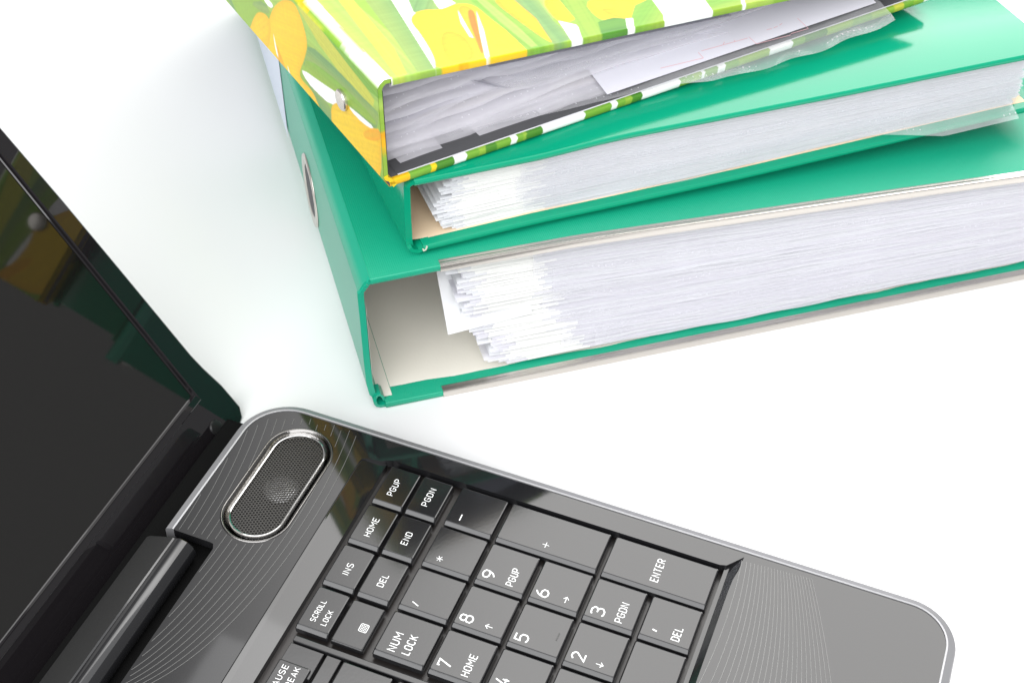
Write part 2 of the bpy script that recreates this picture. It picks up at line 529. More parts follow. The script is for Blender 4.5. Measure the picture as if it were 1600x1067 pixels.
# perforated grille: hexagonal cells with a hole each
V, Fc = [], []
pit, hr = 1.15, 0.47
iy = 0
yy = SPK[1] - 9.4
while yy < SPK[1] + 9.4:
    xx = SPK[0] - 24.5 + (pit / 2 if iy % 2 else 0)
    while xx < SPK[0] + 24.5:
        if in_stadium(xx, yy, SPK[0], SPK[1], SPK[2], 9.35):
            b = len(V)
            zz = Z0 - 0.75 + 0.5 * max(0, 1 - ((xx - SPK[0]) / 26) ** 2 - ((yy - SPK[1]) / 10) ** 2)
            for kx in range(6):
                a = math.radians(60 * kx + 30)
                V.append((xx + pit / math.sqrt(3) * math.cos(a), yy + pit / math.sqrt(3) * math.sin(a), zz))
            for kx in range(6):
                a = math.radians(60 * kx + 30)
                V.append((xx + hr * math.cos(a), yy + hr * math.sin(a), zz))
            for kx in range(6):
                a = math.radians(60 * kx + 30)
                V.append((xx + hr * math.cos(a), yy + hr * math.sin(a), zz - 0.45))
            for kx in range(6):
                q = (kx + 1) % 6
                Fc.append((b + kx, b + q, b + 6 + q, b + 6 + kx))
                Fc.append((b + 6 + kx, b + 6 + q, b + 12 + q, b + 12 + kx))
        xx += pit
    yy += pit * math.sqrt(3) / 2
    iy += 1
mesh('speaker_grille', V, Fc, M['grille'], sp)
bm = bmesh.new()
bmesh.ops.create_uvsphere(bm, u_segments=24, v_segments=12, radius=6.5)
for v in bm.verts:
    v.co = Vector((50.3 + v.co.x, 21.0 + v.co.y, Z0 - 2.9 + max(v.co.z, 0) * 0.30))
from_bm('speaker_dome', bm, M['dome'], sp, True)

# ---- pinstripes printed on the deck
V, Fc = [], []
Q = np.array([(232, 1069), (310, 1019), (374, 959), (425, 899), (480, 829), (520, 760), (548, 700), (566, 655)], float)
tt = np.linspace(0, 1, 60)
cum = np.concatenate([[0], np.cumsum(np.hypot(*np.diff(Q, axis=0).T))])
cum /= cum[-1]
coef = [np.polyfit(cum, Q[:, i], 4) for i in (0, 1)]
for kx in range(20):
    run = []
    for t in tt:
        x, y = deck((np.polyval(coef[0], t) - 13.3 * kx, np.polyval(coef[1], t)))
        ok = y > 0.9 and y < 44.6 and x < 83.6 and (x > 19.2 or y < 28.0) and not in_stadium(x, y, SPK[0], SPK[1], SPK[2], 12.5)
        ok = ok and not (x > 68 and y > 29 and math.hypot(x - 68.3, y - 29) > 15.3)
        if ok:
            run.append((x, y))
        if (not ok or t == tt[-1]) and len(run) > 1:
            ribbon(V, Fc, run, 0.22, Z0 + 0.08)
            run = []
        elif not ok:
            run = []
for kx in range(23):
    s = kx / 22
    top = np.array((1040 + (398 + (760 - 398) * s ** 0.86) / 3.333, 780 + (318 + (412 - 318) * s ** 0.86) / 3.333))
    bot = np.array((1040 + (172 + (862 - 172) * s ** 0.80) / 3.333, 1069))
    mid = (top + bot) / 2 + np.array((10 * (1 - s) - 2.5 + 5 * s, 0))
    run = []
    for t in np.linspace(0, 1.35, 28):
        p = (1 - t) ** 2 * top + 2 * t * (1 - t) * (2 * mid - (top + bot) / 2) + t * t * bot
        x, y = deck(p)
        if x < 83.5 and y < -137.6 and y > -206:
            run.append((x, y))
    if len(run) > 1:
        ribbon(V, Fc, run, 0.22, Z0 + 0.08)
tag(mesh('pinstripes', V, Fc, M['stripe'], laptop), kind='stuff')

# ---- keys and their lettering
C_ = 0.16
def G(*s): return s
W_ = 0.52
def loop_(w=W_, c=C_): return [(c, 0), (w - c, 0), (w, c), (w, 1 - c), (w - c, 1), (c, 1), (0, 1 - c), (0, c)]
GL = {
 'O': ([(loop_(), True)], W_), '0': ([(loop_(), True)], W_),
 'P': ([([(0, 0), (0, 1), (W_ - C_, 1), (W_, 1 - C_), (W_, .42 + C_), (W_ - C_, .42), (0, .42)], False)], W_),
 'R': ([([(0, 0), (0, 1), (W_ - C_, 1), (W_, 1 - C_), (W_, .45 + C_), (W_ - C_, .45), (0, .45)], False), ([(.24, .45), (W_, 0)], False)], W_),
 'G': ([([(W_, .86), (W_ - C_, 1), (C_, 1), (0, 1 - C_), (0, C_), (C_, 0), (W_ - C_, 0), (W_, C_), (W_, .5), (.27, .5)], False)], W_),
 'C': ([([(W_, .86), (W_ - C_, 1), (C_, 1), (0, 1 - C_), (0, C_), (C_, 0), (W_ - C_, 0), (W_, .14)], False)], W_),
 'U': ([([(0, 1), (0, C_), (C_, 0), (W_ - C_, 0), (W_, C_), (W_, 1)], False)], W_),
 'D': ([([(0, 0), (0, 1), (W_ - C_, 1), (W_, 1 - C_), (W_, C_), (W_ - C_, 0)], True)], W_),
 'N': ([([(0, 0), (0, 1), (W_, 0), (W_, 1)], False)], W_),
 'H': ([([(0, 0), (0, 1)], False), ([(W_, 0), (W_, 1)], False), ([(0, .52), (W_, .52)], False)], W_),
 'M': ([([(0, 0), (0, 1), (.33, .4), (.66, 1), (.66, 0)], False)], .66),
 'E': ([([(W_ - .04, 1), (0, 1), (0, 0), (W_ - .04, 0)], False), ([(0, .52), (W_ - .1, .52)], False)], W_ - .04),
 'I': ([([(0, 0), (0, 1)], False)], 0.0),
 'S': ([([(W_, .88), (W_ - C_, 1), (C_, 1), (0, 1 - C_), (0, .64), (C_, .53), (W_ - C_, .47), (W_, .36), (W_, C_), (W_ - C_, 0), (C_, 0), (0, .12)], False)], W_),
 'L': ([([(0, 1), (0, 0), (W_ - .06, 0)], False)], W_ - .06),
 'K': ([([(0, 0), (0, 1)], False), ([(W_, 1), (.03, .42)], False), ([(.17, .55), (W_, 0)], False)], W_),
 'A': ([([(0, 0), (.27, 1), (.54, 0)], False), ([(.1, .3), (.44, .3)], False)], .54),
 'B': ([([(0, 0), (0, 1), (W_ - C_, 1), (W_ - .03, .88), (W_ - .03, .64), (W_ - C_, .53), (W_, .40), (W_, C_), (W_ - C_, 0)], True), ([(0, .53), (W_ - C_, .53)], False)], W_),
 'T': ([([(0, 1), (W_, 1)], False), ([(W_ / 2, 1), (W_ / 2, 0)], False)], W_),
 '7': ([([(0, .84), (0, 1), (W_, 1), (.16, 0)], False)], W_),
 '8': ([([(.14, .53), (.04, .64), (.04, .88), (.16, 1), (.36, 1), (.48, .88), (.48, .64), (.38, .53)], True), ([(.14, .53), (0, .4), (0, C_), (C_, 0), (W_ - C_, 0), (W_, C_), (W_, .4), (.38, .53)], False)], W_),
 '9': ([([(W_, .58), (W_ - C_, .44), (C_, .44), (0, .58), (0, 1 - C_), (C_, 1), (W_ - C_, 1), (W_, 1 - C_)], True), ([(W_, .58), (.40, .2), (.18, 0)], False)], W_),
 '6': ([([(0, .42), (C_, .56), (W_ - C_, .56), (W_, .42), (W_, C_), (W_ - C_, 0), (C_, 0), (0, C_)], True), ([(0, .42), (.12, .8), (.34, 1)], False)], W_),
 '5': ([([(W_ - .02, 1), (.05, 1), (.02, .56), (.2, .62), (W_ - C_, .62), (W_, .48), (W_, C_), (W_ - C_, 0), (C_ - .02, 0), (0, .1)], False)], W_),
 '4': ([([(.28, 1), (0, .24), (W_, .24)], False), ([(.4, .5), (.4, 0)], False)], W_),
 '3': ([([(0, .9), (.1, 1), (W_ - C_, 1), (W_, 1 - C_), (W_, .66), (W_ - C_, .54), (.2, .54)], False), ([(W_ - C_, .54), (W_, .4), (W_, C_), (W_ - C_, 0), (.1, 0), (0, .1)], False)], W_),
 '2': ([([(0, .86), (C_, 1), (W_ - C_, 1), (W_, 1 - C_), (W_, .66), (0, 0), (W_, 0)], False)], W_),
 ',': ([([(.14, .22), (.0, -.16)], False)], .2),
 '-': ([([(0, .5), (.6, .5)], False)], .6),
 '+': ([([(0, .5), (.9, .5)], False), ([(.45, .05), (.45, .95)], False)], .9),
 '*': ([([(.45 - .45 * math.cos(a), .5 - .45 * math.sin(a)), (.45 + .45 * math.cos(a), .5 + .45 * math.sin(a))], False) for a in (math.pi / 2, math.pi / 6, -math.pi / 6)], .9),
 '/': ([([(0, 0), (.35, .8)], False)], .35),
 'u': ([([(.4, 0), (.4, 1)], False), ([(.02, .6), (.4, 1), (.78, .6)], False)], .8),
 'd': ([([(.4, 0), (.4, 1)], False), ([(.02, .4), (.4, 0), (.78, .4)], False)], .8),
 'r': ([([(0, .5), (1, .5)], False), ([(.6, .88), (1, .5), (.6, .12)], False)], 1.0),
}
def text_strokes(V, Fc, txt, x, y, cap, length=None, w=0.34, z=0.0):
    w = w * 0.78
    """baseline start x, y (laptop axes), letters advance along +x"""
    gap = 0.30
    tot = sum(GL[c][1] for c in txt) + gap * (len(txt) - 1)
    sx = cap if length is None else (length / tot if tot > 0 else cap)
    cx = x
    for c in txt:
        for q, (pts, closed) in enumerate(GL[c][0]):
            ribbon(V, Fc, [(cx + px * sx, y + py * cap) for px, py in pts], w, z + 0.018 * q, closed)
        cx += (GL[c][1] + gap) * sx
KEYM = {}
def key(x0, x1, y0, y1, label, ztop=-0.35, name='key', h=3.0, bev=0.55):
    """black key cap: bevelled top, small skirt"""
    sx, sy = x1 - x0, y1 - y0
    kk = (round(sx, 2), round(sy, 2), h, bev)
    if kk not in KEYM:
        bm = bmesh.new()
        lip, e = (1.15, 0.30) if h > 2.5 else (0.3, 0.25)
        hx, hy = sx / 2, sy / 2
        # rings from the flat top outwards and down
        rings_ = [(-hx + lip + e, hx - 2 * e, -hy + 2 * e, hy - 2 * e, 0.0), (-hx + lip, hx - e, -hy + e, hy - e, -0.10), (-hx + lip - .18, hx - e * .5, -hy + e * .5, hy - e * .5, -0.32),
                  (-hx + .12, hx - .1, -hy + .1, hy - .1, -lip * .95), (-hx, hx, -hy, hy, -lip - .15), (-hx, hx, -hy, hy, -h)]
        vr = []
        for x0_, x1_, y0_, y1_, z_ in rings_:
            c = 0.35
            vr.append([bm.verts.new(p) for p in ((x0_ + c, y0_, z_), (x1_ - c, y0_, z_), (x1_, y0_ + c, z_), (x1_, y1_ - c, z_), (x1_ - c, y1_, z_), (x0_ + c, y1_, z_), (x0_, y1_ - c, z_), (x0_, y0_ + c, z_))])
        bm.faces.new(vr[0])
        for a_, b_ in zip(vr[:-1], vr[1:]):
            for q in range(8):
                bm.faces.new((a_[q], b_[q], b_[(q + 1) % 8], a_[(q + 1) % 8]))
        me_o = from_bm('key', bm, M['key'])
        KEYM[kk] = me_o.data
        bpy.data.objects.remove(me_o)
    o = link(name, KEYM[kk], laptop)
    o.location = Vector(((x0 + x1) / 2, (y0 + y1) / 2, Z0 + ztop)) * MM
    tag(o, label)
    return o, ((x0 + x1) / 2, (y0 + y1) / 2)
def legend(k, items, ztop=0.05):
    """items: (text, start px, end px, cap height) in photograph pixels; start and end are the baseline ends"""
    o, (cx, cy) = k
    V, Fc = [], []
    for it in items:
        if it[0] == 'line':
            a, b = deck(it[1]), deck(it[2])
            ribbon(V, Fc, [(a[0] - cx, a[1] - cy), (b[0] - cx, b[1] - cy)], it[3], ztop)
            continue
        txt, s, e, cap = it[:4]
        a = deck(s)
        ln = None
        if e is not None:
            b = deck(e)
            ln = b[0] - a[0]
        text_strokes(V, Fc, txt, a[0] - cx, a[1] - cy, cap, ln, it[4] if len(it) > 4 else 0.34, ztop)
    mesh('legend', V, Fc, M['legend'], o)
def cp(ox, oy):
    return lambda x, y: (ox + x * 0.15, oy + y * 0.15)
c1, c2, c3, c4, c5, c6, c7, c8 = cp(540, 700), cp(420, 840), cp(640, 840), cp(760, 760), cp(920, 830), cp(380, 907), cp(620, 907), cp(860, 907)
KW = 17.55
def cell(c, r0, r1=None, c1=None):
    r1 = r0 if r1 is None else r1
    c1 = c if c1 is None else c1
    return (19 * c, 19 * c1 + KW, -19 * r1 - KW, -19 * r0)
SM = {0: (-22.5, -10.9), 1: (-35.0, -23.5)}
def small(c, r):
    return (19 * c - 0.6, 19 * c - 0.6 + KW, *SM[r])
legend(key(*small(3, 0), 'black key lettered PGUP'), [('PGUP', c1(487, 490), c1(572, 332), 2.1, .32)])
legend(key(*small(3, 1), 'black key lettered PGDN'), [('PGDN', c1(847, 600), c1(940, 428), 2.1, .32)])
legend(key(*small(2, 0), 'black key lettered HOME'), [('HOME', c1(247, 915), c1(345, 733), 2.1, .32)])
legend(key(*small(2, 1), 'black key lettered END'), [('END', c1(632, 1003), c1(688, 880), 2.1, .32)])
legend(key(*small(1, 0), 'black key lettered INS'), [('INS', c2(825, 380), c2(882, 272), 2.1, .32)])
legend(key(*small(1, 1), 'black key lettered DEL'), [('DEL', c2(1185, 507), c2(1252, 390), 2.1, .32)])
legend(key(*small(0, 0), 'black key lettered SCROLL LOCK'), [('SCROLL', c2(478, 865), c2(598, 655), 1.75, .27), ('LOCK', c2(588, 910), c2(675, 765), 1.75, .27)])
# flat touch key with a keyboard icon
kb = key(*small(0, 1), 'flat black touch key with a small keypad icon', ztop=-1.2, h=2.0, bev=0.25)
o, (cx, cy) = kb
V, Fc = [], []
ic = deck(c2(990, 940), -1.2)
ix, iyy = ic[0] - cx, ic[1] - cy
lp = [(ix + a * 1.5, iyy + b * 1.35) for a, b in ((-1, -.8), (-.8, -1), (.8, -1), (1, -.8), (1, .8), (.8, 1), (-.8, 1), (-1, .8))]
ribbon(V, Fc, lp, 0.22, 0.05, True)
for a in range(4):
    for b in range(4):
        x_, y_ = ix - 0.9 + a * 0.6, iyy - 0.8 + b * 0.53
        ribbon(V, Fc, [(x_ - .18, y_), (x_ + .18, y_)], 0.3, 0.05)
mesh('legend', V, Fc, M['legend'], o)
legend(key(*cell(0, 2), 'black key lettered NUM LOCK'), [('NUM', (616.5, 1016.6), (631, 990), 2.6, .4), ('LOCK', (638.5, 1022.5), (653, 994), 2.5, .38)])
legend(key(*cell(1, 2), 'black key with a slash'), [('line', c2(1497, 655), c2(1557, 703), .34)])
legend(key(*cell(2, 2), 'black key with an asterisk'), [('*', c3(335, 250), None, 2.6, .26)])
legend(key(*cell(3, 2), 'black key with a minus sign'), [('line', c1(1185, 745), c1(1215, 685), .38)])
legend(key(*cell(0, 3), 'black key lettered 7 HOME'), [('7', c7(552, 905), c7(582, 848), 4.2, .62), ('HOME', c7(740, 995), c7(853, 783), 2.4, .36)])
legend(key(*cell(1, 3), 'black key lettered 8 with an arrow'), [('8', c7(775, 438), c7(812, 375), 4.2, .62), ('u', c7(985, 508), None, 2.4, .3)])
legend(key(*cell(2, 3), 'black key lettered 9 PGUP'), [('9', c3(868, 425), c3(902, 360), 4.0, .62), ('PGUP', c3(1072, 500), c3(1157, 333), 2.4, .36)])
legend(key(*cell(3, 3, 4), 'long black key with a plus sign'), [('+', c4(645, 640), None, 2.6, .28)])
legend(key(*cell(0, 4), 'black key lettered 4'), [('4', c7(1150, 1085), None, 4.2, .62)])
k5 = key(*cell(1, 4), 'black key lettered 5 with a raised bar')
legend(k5, [('5', c7(1350, 640), c7(1385, 575), 4.2, .62)])
a, b = deck(c3(1527, 1060)), deck(c3(1563, 985))
V, Fc = [], []
ribbon(V, Fc, [(a[0] - k5[1][0], a[1] - k5[1][1]), (b[0] - k5[1][0], b[1] - k5[1][1])], 0.5, 0.06)
mesh('raised_bar', V, Fc, M['dark_mark'], k5[0])
legend(key(*cell(2, 4), 'black key lettered 6 with an arrow'), [('6', c3(1428, 618), c3(1468, 555), 4.1, .62), ('r', c8(185, 235), None, 2.4, .3)])
legend(key(*cell(0, 5), 'blank black key beside the 2 key'), [('line', (560, 1300), (560.5, 1300), .01)]) if False else key(*cell(0, 5), 'black key beyond the 2 key')
legend(key(*cell(1, 5), 'black key lettered 2 with an arrow'), [('2', c8(345, 835), c8(378, 772), 4.2, .62), ('d', c8(540, 905), None, 2.4, .3)])
legend(key(*cell(2, 5), 'black key lettered 3 PGDN'), [('3', c8(545, 368), c8(578, 300), 4.2, .62), ('PGDN', c8(743, 435), c8(830, 245), 2.4, .36)])
legend(key(*cell(3, 5, 6), 'long black key lettered ENTER'), [('ENTER', c5(714, 522), c5(812, 303), 2.5, .38)])
legend(key(*cell(2, 6), 'black key lettered DEL with a comma'), [('line', c8(1065, 496), c8(1108, 520), .5), ('DEL', c8(1335, 628), c8(1392, 500), 2.5, .38)])
key(*cell(0, 6, None, 1), 'long blank black key beside the DEL key')
# end of the main block, at the edge of the picture
o = from_bm('divider_bar', bm_box(-5.4, -3.2, -132.6, -12.6, Z0 - 4, Z0 - 0.9, 0.3), M['key'], laptop)
for x0, x1, y0, y1 in ((-16.5, -6.0, -24.2, -12.4), (-26, -6.0, -30.3, -25.2)):
    from_bm('blank_plate', bm_box(x0, x1, y0, y1, Z0 - 4, Z0 - 1.3, 0.25), M['key'], laptop)
legend(key(-30.2, -13.1, -23.4, -12.2, 'black key lettered PAUSE BREAK'), [('PAUSE', (428, 1078), (451, 1039), 1.85, .28), ('BREAK', (448, 1080), (469.5, 1043.5), 1.85, .28)])
key(-49.5, -32.0, -23.4, -12.2, 'blank black key in the function row')
for r_, (y0, y1) in enumerate(((-48.6, -31.2), (-67.6, -50.2), (-86.6, -69.2), (-105.6, -88.2), (-131.6, -107.2))):
    key(-33.5, -6.4, y0, y1, 'wide blank black key at the end of the main block')
    key(-52.5, -35.0, y0, y1, 'blank black key of the main block')

# ---- lid
TH = math.radians(55.5)
lidm = Matrix.Translation(Vector((0, 98.7 * MM, (40.6 + Z0) * MM))) @ Matrix.Rotation(TH, 4, 'X')   # local x, s (up the lid), n (towards the user is +z)
def lid_part(o):
    o.matrix_local = lidm
    return o
LX, LS0, LS1 = 87.0, -70.0, 172.0
outer = [(XL, LS0)] + arc(LX - 17, -62.5 + 10, 17, -90, 0, 10) + [(LX, LS1)] + [(XL, LS1)]
outer[1] = (LX - 26, LS0)
def lid_xs(px):
    d = LM @ ray(px)
    c = LM @ (CAM - np.array([0, 0, ZK]))
    nn = np.array([0, -math.sin(TH), math.cos(TH)])
    X = c + d * (((np.array([0, 98.7, 40.6]) - c) @ nn) / (d @ nn))
    return float(X[0]), float((X[1] - 98.7) * math.cos(TH) + (X[2] - 40.6) * math.sin(TH))
edge_px = [(381, 652), (377, 634), (366, 621), (348, 600), (319, 573), (300, 553), (200, 432), (100, 312), (0, 195)]
edge = [lid_xs(p) for p in edge_px]
LS0 = edge[0][1] - 1.0
outer = [(XL, LS0), (edge[0][0] - 3, LS0)] + edge + [(edge[-1][0] - 2.5, LS1), (XL, LS1)]
n = len(outer)
cx_, cy_ = (XL + LX) / 2, (LS0 + LS1) / 2
levels = [(1.2, -9.0), (0.0, -7.5), (0.0, -1.4), (0.35, -0.5), (1.1, 0.0)]
V, Fc = [], []
for d, z in levels:
    V += [(x, y, z) for x, y in inset(outer, d)]
for i in range(len(levels) - 1):
    for j in range(n):
        Fc.append((i * n + j, i * n + (j + 1) % n, (i + 1) * n + (j + 1) % n, (i + 1) * n + j))
Fc.append(tuple(range(n))[::-1])
lid = lid_part(mesh('lid', V, Fc, M['gloss2'], laptop))
smooth_by_angle(lid, 40)
tag(lid, 'glossy black screen lid tilted back')
# bezel face: outer ring to the screen opening, with a stepped inner edge
SX, SB, ST = 76.3, -48.8, 150.0
inn = inset(outer, 1.1)
bm = fill_loops([inn, [(XL + 12, SB - 3.6), (SX + 1.6, SB - 3.6), (SX + 1.6, ST), (XL + 12, ST)]], 0.0)
bez_o = from_bm('bezel', bm, M['gloss2'], lid)
steps = [(3.6, 0.0, 1.6), (3.25, 0.22, 1.4), (1.0, -0.10, 0.9), (0.7, 0.12, 0.7), (0.35, -0.9, 0.45), (0.0, -1.3, 0.0)]
V, Fc = [], []
for d, z, dx in steps:
    V += [(XL + 12, SB - d, z), (SX + dx, SB - d, z), (SX + dx, ST, z)]
for i in range(len(steps) - 1):
    for j in range(2):
        Fc.append((i * 3 + j, i * 3 + j + 1, i * 3 + 3 + j + 1, i * 3 + 3 + j))
mesh('bezel_step', V, Fc, M['gloss2'], lid)
mesh('screen', [(XL + 10, SB - 1, -1.25), (SX + 1, SB - 1, -1.25), (SX + 1, ST + 1, -1.25), (XL + 10, ST + 1, -1.25)], [(0, 1, 2, 3)], M['screen'], lid)
bm = bmesh.new()
bmesh.ops.create_cone(bm, cap_ends=True, segments=28, radius1=3.0, radius2=2.7, depth=0.9)
bmesh.ops.translate(bm, verts=bm.verts, vec=(75.1, -64.1, 0.35))
from_bm('rubber_bumper', bm, M['rubber'], lid)

# ================================================================== BINDERS
def poly_z(pts):
    us = [p[0] for p in pts]
    zs = [p[1] for p in pts]
    return lambda u: float(np.interp(u, us, zs))
def board(name, us, ztop, th, v0, v1, m, parent, bev=0.5, zbot=None):
    """cover board: follows ztop(u), thickness th, rounded front edge, from v0 to v1"""
    prof = []
    vs_ = [(v0 + 0.0, -th + bev), (v0, -bev), (v0 + bev * .35, -bev * .35), (v0 + bev, 0), (v0 + 30, 0), (v1 - bev, 0), (v1, -bev), (v1, -th + bev), (v1 - bev, -th), (v0 + bev, -th), (v0 + bev * .35, -th + bev * .35)]
    k = len(vs_)
    V, Fc = [], []
    for u in us:
        for v, dz in vs_:
            V.append((u, v, ztop(u) + dz))
    for i in range(len(us) - 1):
        for j in range(k):
            Fc.append((i * k + j, i * k + (j + 1) % k, (i + 1) * k + (j + 1) % k, (i + 1) * k + j))
    Fc.append(tuple(range(k))[::-1])
    Fc.append(tuple((len(us) - 1) * k + j for j in range(k)))
    o = mesh(name, V, Fc, m, parent)
    smooth_by_angle(o, 50)
    return o
def strip_profile(name, prof, th, v0, v1, m, parent, deg=40, nv=2):
    """bent strip: polyline (u, z) thickened to the left of travel and run along v"""
    P = np.array(prof, float)
    n = len(P)
    N = np.zeros_like(P)
    for i in range(n):
        a, b = P[max(i - 1, 0)], P[min(i + 1, n - 1)]
        t = (b - a) / np.linalg.norm(b - a)
        N[i] = (-t[1], t[0])
    ring = [tuple(p) for p in P] + [tuple(p) for p in (P + N * th)[::-1]]
    k = len(ring)
    V = [(u, v0, z) for u, z in ring] + [(u, v1, z) for u, z in ring]
    Fc = [(j, k + j, k + (j + 1) % k, (j + 1) % k) for j in range(k)] + [tuple(range(k)), tuple(range(k, 2 * k))[::-1]]
    o = mesh(name, V, Fc, m, parent)
    smooth_by_angle(o, deg)
    return o
def sheet(name, us, zf, v0, v1, m, parent, wav=0.0):
    V, Fc = [], []
    for i, u in enumerate(us):
        w = wav * (math.sin(u * 0.11) + 0.6 * math.sin(u * 0.043 + 1) + .4 * math.sin(u * .31))
        V += [(u, v0 + w, zf(u)), (u, v1, zf(u))]
    for i in range(len(us) - 1):
        Fc.append((2 * i, 2 * i + 2, 2 * i + 3, 2 * i + 1))
    return mesh(name, V, Fc, m, parent)

def pocket_stack(name, fr, n, u0f, u1f, zlo, zhi, vf, strip, mats, parent_loc, wob=0.5, seed=1, nu=56, depth=230.0, paper_back=5.0, strip_w=26, veil=(), vfront=0.0):
    """many plastic pockets lying on each other: film with a front weld, a punched strip at the spine end, paper inside.
       zlo/zhi(u): bottom and top of the pile; vf(i,u): front edge of each pocket"""
    rg = np.random.default_rng(seed)
    V, Fc, I, UV = [], [], [], []
    root_o = fr.o
    for i in range(n):
        f = (i + 0.5) / n
        ua, ub = u0f(i, rg), u1f(i, rg)
        us = np.linspace(ua, ub, nu)
        ph = rg.uniform(0, 6.28, 4)
        am = rg.uniform(.3, 1.0, 4) * wob
        vo = vf(i, rg)
        filmm = int(rg.integers(0, 2))
        pm = 3 + int(rg.choice(3, p=[.5, .33, .17]))
        pb = paper_back + rg.uniform(-2.0, 2.5)
        gap = np.array([(zhi(u) - zlo(u)) / n for u in us])
        z = np.array([zlo(u) + (zhi(u) - zlo(u)) * f for u in us])
        z = z + gap * (am[0] * np.sin(us * .031 + ph[0]) + am[1] * .6 * np.sin(us * .083 + ph[1]) + am[2] * .3 * np.sin(us * .21 + ph[2]))
        vv = vo + .35 * wob * np.sin(us * .05 + ph[3]) + .12 * np.sin(us * .17 + ph[2])
        th = gap * rg.uniform(1.15, 1.4)
        sw = strip_w + rg.uniform(-2.2, 2.2)
        so = rg.uniform(3, 8)
        # columns: 0 front-bottom,1 front-top,2 paper line top,3 back top
        b = len(V)
        for j, u in enumerate(us):
            droop = -0.05 * gap[j]
            V += [(u, vv[j] + .2, z[j] - th[j] + droop), (u, vv[j], z[j] + droop), (u, vv[j] + pb, z[j] + droop * .4), (u, vv[j] + depth, z[j])]
            UV += [(u, -1), (u, 0.0), (u, pb), (u, depth)]
        # paper: its own slab a little below the film, set back
        pbx = len(V)
        for j, u in enumerate(us):
            V += [(u, vv[j] + pb - .3, z[j] - th[j] - .02), (u, vv[j] + pb, z[j] - .10), (u, vv[j] + depth, z[j] - .10)]
            UV += [(u, 50), (u, 51), (u, depth)]
        for j in range(nu - 1):
            a, c = b + 4 * j, b + 4 * (j + 1)
            um = (us[j] + us[j + 1]) / 2 - ua
            st = so < um < so + sw
            fm = 2 if st else filmm
            Fc += [(a, c, c + 1, a + 1), (a + 1, c + 1, c + 2, a + 2), (a + 2, c + 2, c + 3, a + 3)]
            I += [fm, fm, fm]
            if um > so + sw + 3 and us[j + 1] < ub - 4:
                a, c = pbx + 3 * j, pbx + 3 * (j + 1)
                Fc += [(a, c, c + 1, a + 1), (a + 1, c + 1, c + 2, a + 2)]
                I += [pm, pm]
    for (fa, fb, ua, ub) in veil:
        us = np.linspace(ua, ub, nu)
        ph = rg.uniform(0, 6.28, 4)
        b = len(V)
        for u in us:
            H_ = zhi(u) - zlo(u)
            wv = .018 * H_ * (math.sin(u * .04 + ph[0]) + .6 * math.sin(u * .11 + ph[1]))
            for t in (0, .35, .7, 1.0):
                V.append((u, vfront - .25 - .9 * t * (1.2 - t) - .25 * math.sin(u * .07 + ph[2]), zlo(u) + H_ * (fa + (fb - fa) * t) + wv * (1 + t)))
                UV.append((u, H_ * abs(fb - fa) * (1 - t)))
        for j in range(nu - 1):
            for k in range(3):
                a = b + 4 * j + k
                Fc.append((a, a + 4, a + 5, a + 1))
                I.append(6)
    o = mesh(name, V, Fc, [mats[0], mats[1], M['strip'], M['paper0'], M['paper1'], M['paper2'], M['veil']], None, idx=I, uv=UV)
    o.data.polygons.foreach_set('use_smooth', [True] * len(o.data.polygons))
    o.location = Vector(root_o) * MM
    o.rotation_euler = (0, 0, fr.ang)
    return o

# ---------------------------------------------------------------- binder 1: big green lever arch file, lowest
B1 = Frame(at_z((575, 635), 0), -52.5)
r1 = empty('lever_arch_file', B1.o, (0, 0, B1.ang))
tag(r1, 'thick green linen file with metal edge rails and finger ring, lowest of the stack', 'binder')
W1, L1, H1 = 312.0, 312.0, 63.5
zt1 = poly_z([(4, 65.6), (30, 66.2), (82, 66.0), (148, 62.9), (213, 59.9), (270, 56.9), (312, 54.8)])
zb1 = lambda u: 2.9
us1 = list(np.linspace(6.5, W1, 26))
bc1 = board('back_cover', us1, zb1, 2.8, -3, L1 + 3, M['cloth'], r1)
fc1 = board('front_cover', [4.6] + list(np.linspace(8, W1, 26)), zt1, 2.8, -3, L1 + 3, M['cloth'], r1)
sheet('lining', list(np.linspace(10, W1 - 4, 60)), lambda u: 2.97, 4.6, L1 - 2, M['beige'], bc1, wav=0.45)
sheet('lining', list(np.linspace(9, W1 - 4, 40)), lambda u: zt1(u) - 2.87, 1.5, L1 - 2, M['beige'], fc1)
sp1 = strip_profile('spine', [(2.6, 3.6), (1.0, 6.0), (0.25, 12), (0, 24), (0, 46), (-0.1, 56), (0.1, 59.6)], -2.4, 0, L1, M['cloth_fold'], r1)
strip_profile('hinge_strip', [(7.5, 0.3), (4.6, 0.35), (2.9, 1.2), (2.1, 2.6), (2.0, 3.9)], -1.2, -2.2, L1 + 2, M['cloth_fold'], r1)
strip_profile('hinge_strip', [(0.0, 59.1), (0.7, 61.6), (2.4, 64.1), (5.4, 65.5)], -1.4, -2.2, L1 + 2, M['cloth_fold'], r1)
strip_profile('lining_strip', [(9.8, 3.02), (6.4, 3.1), (4.2, 4.2), (2.9, 7.5), (2.75, 13), (2.7, 50)], -0.1, 0.6, L1, M['beige'], sp1)
# gusset curl at the front bottom corner
strip_profile('cloth_gusset', [(2.4, 4.0), (3.4, 6.0), (5.2, 6.2), (6.4, 4.6), (6.9, 2.4)], -1.0, -1.0, 5, M['cloth_fold'], bc1)
